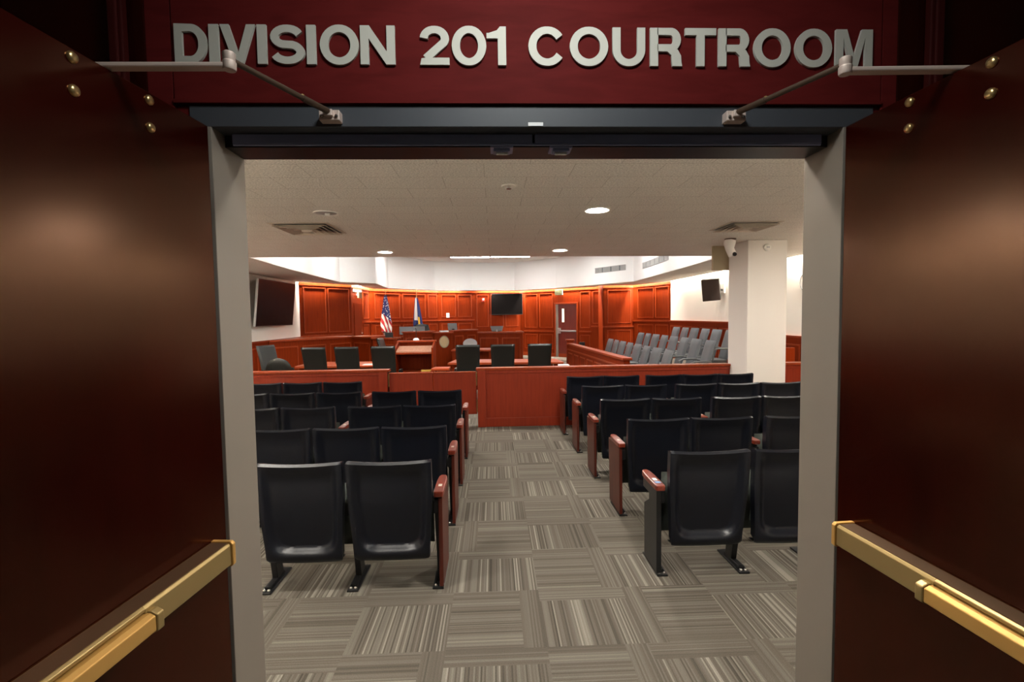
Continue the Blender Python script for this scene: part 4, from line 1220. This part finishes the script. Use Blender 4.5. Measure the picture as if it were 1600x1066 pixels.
# reporter's pale chair
t = thing('reporter_chair', 'pale grey round-backed chair behind the reporter desk', 'chair', (-.70, 14.05, 0), 0)
mb = MB()
def rc(side):
    def f(u, v):
        a = 2 * PI * u; r_ = math.sin(v * PI / 2)
        return (.205 * r_ * math.cos(a), (.05 if side else .09) + (.03 if side else -.0) * (1 - r_), .84 + .15 * r_ * math.sin(a))
    return f
mb.surf(rc(0), 20, 6); mb.surf(rc(1), 20, 6)
mb.build('backrest', M_lgrey, t, smooth=True)
MB().box(-.22, .22, -.42, .02, .44, .5).build('seat', M_lgrey, t, bevel=.02)
MB().tube([(0, .04, .46), (0, .1, .55), (0, .09, .8)], .02, 8).build('back_post', M_black, t)
MB().lathe([(.25, 0), (.25, .03), (.03, .06), (.03, .44)], 16, Matrix.Translation((0, -.2, 0))).build('pedestal', M_black, t)

# jury box rail
t = thing('jury_rail', 'orange-red panelled jury rail running away in front of the jury chairs', 'railing', (2.1, 7.55, 0))
off = Matrix.Translation((-2.1, -7.55, 0))
Mj, lj = frame_on((1.86, 12.1), (2.1, 7.75)); Mj = off @ Mj
MB(Mj).box(0, lj, 0, .08, 0, .89).build('panel', M_wood, t)
MB(Mj).box(-.05, lj + .04, -.03, .13, .89, .93).build('cap', M_trim, t, bevel=.006)
m = MB(Mj)
for i in range(7): m.frame(lj * i / 7 + .06, lj * (i + 1) / 7 - .06, .2, .70, .025, .012)
m.box(0, lj, -.016, 0, .76, .79); m.box(0, lj, -.02, 0, 0, .12)
m.build('moulding', M_trim, t)
m = MB(off).box(2.1, 2.2, 7.75, 7.83, 0, .89); m.build('return_panel', M_wood, t)
MB(off).box(2.07, 2.23, 7.71, 7.87, .8905, .9305).build('return_cap', M_trim, t, bevel=.006)
MB(off).box(1.84, 2.0, 12.1, 12.26, 0, .98).build('far_post', M_wood, t, bevel=.004)
MB(off).box(1.815, 2.025, 12.075, 12.285, .98, 1.02).build('post_cap', M_trim, t, bevel=.005)
# small dark speaker by the far post
o = MB().box(-.07, .07, -.06, .06, 0, .92).build('microphone_stand', M_black, loc=(2.3, 12.6, 0), bevel=.004)
tag(o, 'small dark post just past the far end of the jury rail', 'post')
# tiers
TZ = [.04, .17, .30]
TX = [2.7, 3.54, 4.42]
for k, (x0, x1) in enumerate(((2.3, 2.95), (2.95, 3.85), (3.85, XR - .05))):
    if k == 0:
        o = MB().box(2.3, XR - .05, 7.4, 14.2, 0, TZ[0]).build('floor_tier_1', M_carpet)
    else: o = MB().box(x0, XR - .05, 7.4, 14.2, TZ[k - 1], TZ[k]).build(f'floor_tier_{k + 1}', M_carpet)
    struct(o, ['lowest carpeted step of the jury box', 'middle carpeted step of the jury box', 'top carpeted step of the jury box'][k], 'floor')

def jury_parts(t):
    mb = MB(); z0, z1 = .40, 1.0
    def f(side):
        def g_(u, v):
            s = -1 + 2 * u
            hw = .178 + .015 * v
            k = (1 - abs(s) ** 8) * (1 - abs(2 * v - 1) ** 12)
            return (hw * s, -.02 - .17 * v + (.035 if side else -.03) * k, z0 + (z1 - z0) * v)
        return g_
    mb.surf(f(0), 10, 12); mb.surf(f(1), 10, 12)
    mb.build('backrest', M_jury, t, smooth=True)
    MB().box(-.22, .22, -.02, .42, .37, .45).build('seat', M_jury, t, bevel=.025, seg=3)
    for sx in (-1, 1):
        MB().tube([(sx * .205, -.1, .64), (sx * .235, -.02, .66), (sx * .24, .2, .66), (sx * .238, .27, .63), (sx * .225, .27, .42)], .014, 8).build('armrest', M_mgrey, t, smooth=True)
    MB().lathe([(.2, 0), (.2, .02), (.035, .05), (.03, .37)], 16, Matrix.Translation((0, .18, 0))).build('pedestal', M_black, t, smooth=True)
jc = thing('jury_chair', 'x', 'chair'); jury_parts(jc); jfirst = [True]
rows = [('front', TX[0], TZ[0], [7.8 + .56 * k_ for k_ in range(8)]),
        ('middle', TX[1], TZ[1], [8.12 + .555 * k_ for k_ in range(8)]),
        ('back', TX[2], TZ[2], [9.2 + .55 * k_ for k_ in range(6)])]
OR8 = ORD + ['seventh', 'eighth']
for nm, x, z, ys in rows:
    for i, y in enumerate(ys):
        t = jc if jfirst[0] else copy_tree(jc)
        jfirst[0] = False
        # faces the well: local +y -> -x, turned a little to the viewer
        t.location = (x - .02, y, z); t.rotation_euler.z = rad(92 + (2 if i % 2 else -2))
        t['label'] = f'grey jury chair with arms, {nm} tier, {OR8[i]} from the gallery rail'
        t['category'] = 'chair'; t['group'] = f'jury chairs on the {nm} tier'
# low end panel seen right of the column
o = MB().box(4.86, 5.1, 8.0, 8.08, 0, 1.03).build('end_panel', M_wood, bevel=.004)
tag(o, 'narrow red end panel standing behind the rail, right of the column', 'panel')

# ------------------------------------------------------------------ flags
def flag(name, label, x, y, zb, ztop, zf0, zf1, kind, wid, lean):
    t = thing(name, label, 'flag', (x, y, zb))
    MB().tube([(0, 0, .05), (0, 0, ztop - zb)], .016, 10).build('pole', M_bolt, t, smooth=True)
    MB().lathe([(.001, ztop - zb), (.03, ztop - zb + .02), (.02, ztop - zb + .05), (.002, ztop - zb + .11)], 10).build('finial', M_bolt, t, smooth=True)
    MB().lathe([(.17, 0), (.17, .03), (.06, .06), (.03, .1)], 20).build('base', M_black, t, smooth=True)
    nu, nv = 40, 24; vs, uvs = [], []
    for j in range(nv + 1):
        v = j / nv                                      # 0 bottom, 1 top
        h = 1 - v
        z = zf0 + (zf1 - zf0) * v - zb
        for i in range(nu + 1):
            u = i / nu; a = 2 * PI * u
            r_ = (.035 + wid * h ** .8) * (1 + .22 * math.sin(5 * a + 2.5 * h))
            if h > .75: r_ *= 1 - .35 * ((h - .75) / .25) ** 1.5
            # bottom edge sags on one side
            vs.append((lean * h + r_ * math.cos(a), -.03 + r_ * .55 * math.sin(a), z - .1 * h * math.sin(a * 1.0 + .6)))
            uvs.append((u, v))
    fs = [(j * (nu + 1) + i, j * (nu + 1) + i + 1, (j + 1) * (nu + 1) + i + 1, (j + 1) * (nu + 1) + i) for j in range(nv) for i in range(nu)]
    me = bpy.data.meshes.new('cloth'); me.from_pydata(vs, [], fs); me.materials.append(flag_mat(kind)); me.shade_smooth()
    ul = me.uv_layers.new(name='UVMap')
    for lp in me.loops: ul.data[lp.index].uv = uvs[lp.vertex_index]
    o = bpy.data.objects.new('cloth', me); C.objects.link(o); o.parent = t
    return t
flag('flag_on_pole', 'draped red, white and blue striped flag with stars at the left', -3.72, 16.9, .3, 2.5, 1.06, 2.40, 'stripes', .165, -.0)
flag('flag_on_pole', 'draped blue, white and gold flag behind the wide monitor', -2.66, 16.9, .3, 2.5, 1.1, 2.30, 'gold', .14, .04)
dais2 = MB().box(-4.2, -3.5, 15.2, 17.2, 0, .3).build('floor_dais_side', M_carpet)
struct(dais2, 'raised carpeted floor under the striped flag', 'floor')

# ------------------------------------------------------------------ the hall on the viewer's side
hw = MB()
hw.box(-2.6, -2.5, -3.5, HF - .012, 0, 2.9); struct(hw.build('wall_hall_left', M_cream), 'left wall of the hall outside', 'wall')
hw = MB().box(2.7, 2.8, -3.5, HF - .012, 0, 2.9); struct(hw.build('wall_hall_right', M_cream), 'right wall of the hall outside', 'wall')
hw = MB().box(-2.6, 2.8, -3.6, -3.5, 0, 2.9); struct(hw.build('wall_hall_rear', M_cream), 'wall of the hall behind the viewer', 'wall')
hw = MB().box(-2.6, 2.8, -3.6, HF + .1, 2.9, 2.95); struct(hw.build('ceiling_hall', M_white), 'white hall ceiling', 'ceiling')
t = thing('hall_light', 'square ceiling light in the hall just outside the doorway', 'ceiling light', (.12, .74, 2.902))
MB().box(-.17, .17, -.17, .17, -.05, 0).build('housing', M_white, t, bevel=.01)
MB().box(-.15, .15, -.15, .15, -.056, -.05).build('diffuser', M_hall, t)

# ------------------------------------------------------------------ lamps in the wall slots (tubes on top of the soffit)
def slot_lamp(A, B, gap, power, z=2.86):
    M, l = frame_on(A, B)
    d = bpy.data.lights.new('slot_tube', 'AREA'); d.shape = 'RECTANGLE'; d.size = l * .94; d.size_y = .05
    d.energy = power * l; d.color = (1., .9, .76)
    o = bpy.data.objects.new('slot_tube', d); C.objects.link(o)
    p = M @ Vector((l / 2, -gap, z)); o.location = p
    o.rotation_euler = (0, 0, math.atan2(M[1][0], M[0][0]))
COVE = 42.
slot_lamp(A_, B_, .09, COVE); slot_lamp(B_, C_, .09, COVE * 1.0); slot_lamp(C_, D_, .09, COVE); slot_lamp(D_, E_, .1, COVE * 1.1)
slot_lamp(E_, F_, .1, COVE * 1.2); slot_lamp((3.86, 16.98), G_, .09, COVE); slot_lamp(G_, R_, .09, COVE * 1.1)
slot_lamp(R_, (XR, 9.6), .09, COVE * .34); slot_lamp((XR, 9.4), (XR, 1.7), .09, COVE * .5)
slot_lamp((XL, 1.7), (XL, 7.2), .09, COVE * .9)  # unseen lamp added to lift the ceiling and the right leaf's reflection

# ------------------------------------------------------------------ world, camera, view
w = bpy.data.worlds.new('World'); bpy.context.scene.world = w; w.use_nodes = True
w.node_tree.nodes['Background'].inputs[0].default_value = (.02, .02, .022, 1)
cam = bpy.data.cameras.new('camera'); co = bpy.data.objects.new('camera', cam); C.objects.link(co)
cam.sensor_width = 36; cam.lens = 17.0; cam.clip_start = .02
pi_, ya, ro = rad(-3.0), rad(2.119), rad(-.778)
F = Vector((math.sin(ya), math.cos(ya), 0)); r0 = Vector((math.cos(ya), -math.sin(ya), 0)); u0_ = Vector((0, 0, 1))
f2 = F * math.cos(pi_) + u0_ * math.sin(pi_); u2 = u0_ * math.cos(pi_) - F * math.sin(pi_)
r3 = r0 * math.cos(ro) + u2 * math.sin(ro); u3 = u2 * math.cos(ro) - r0 * math.sin(ro)
co.matrix_world = Matrix(((r3.x, u3.x, -f2.x, 0), (r3.y, u3.y, -f2.y, 0), (r3.z, u3.z, -f2.z, 1.638), (0, 0, 0, 1)))
sc = bpy.context.scene; sc.camera = co
sc.view_settings.view_transform = 'Standard'; sc.view_settings.look = 'None'
sc.view_settings.exposure = 0.95; sc.view_settings.gamma = 1.0; sc.view_settings.use_curve_mapping = False
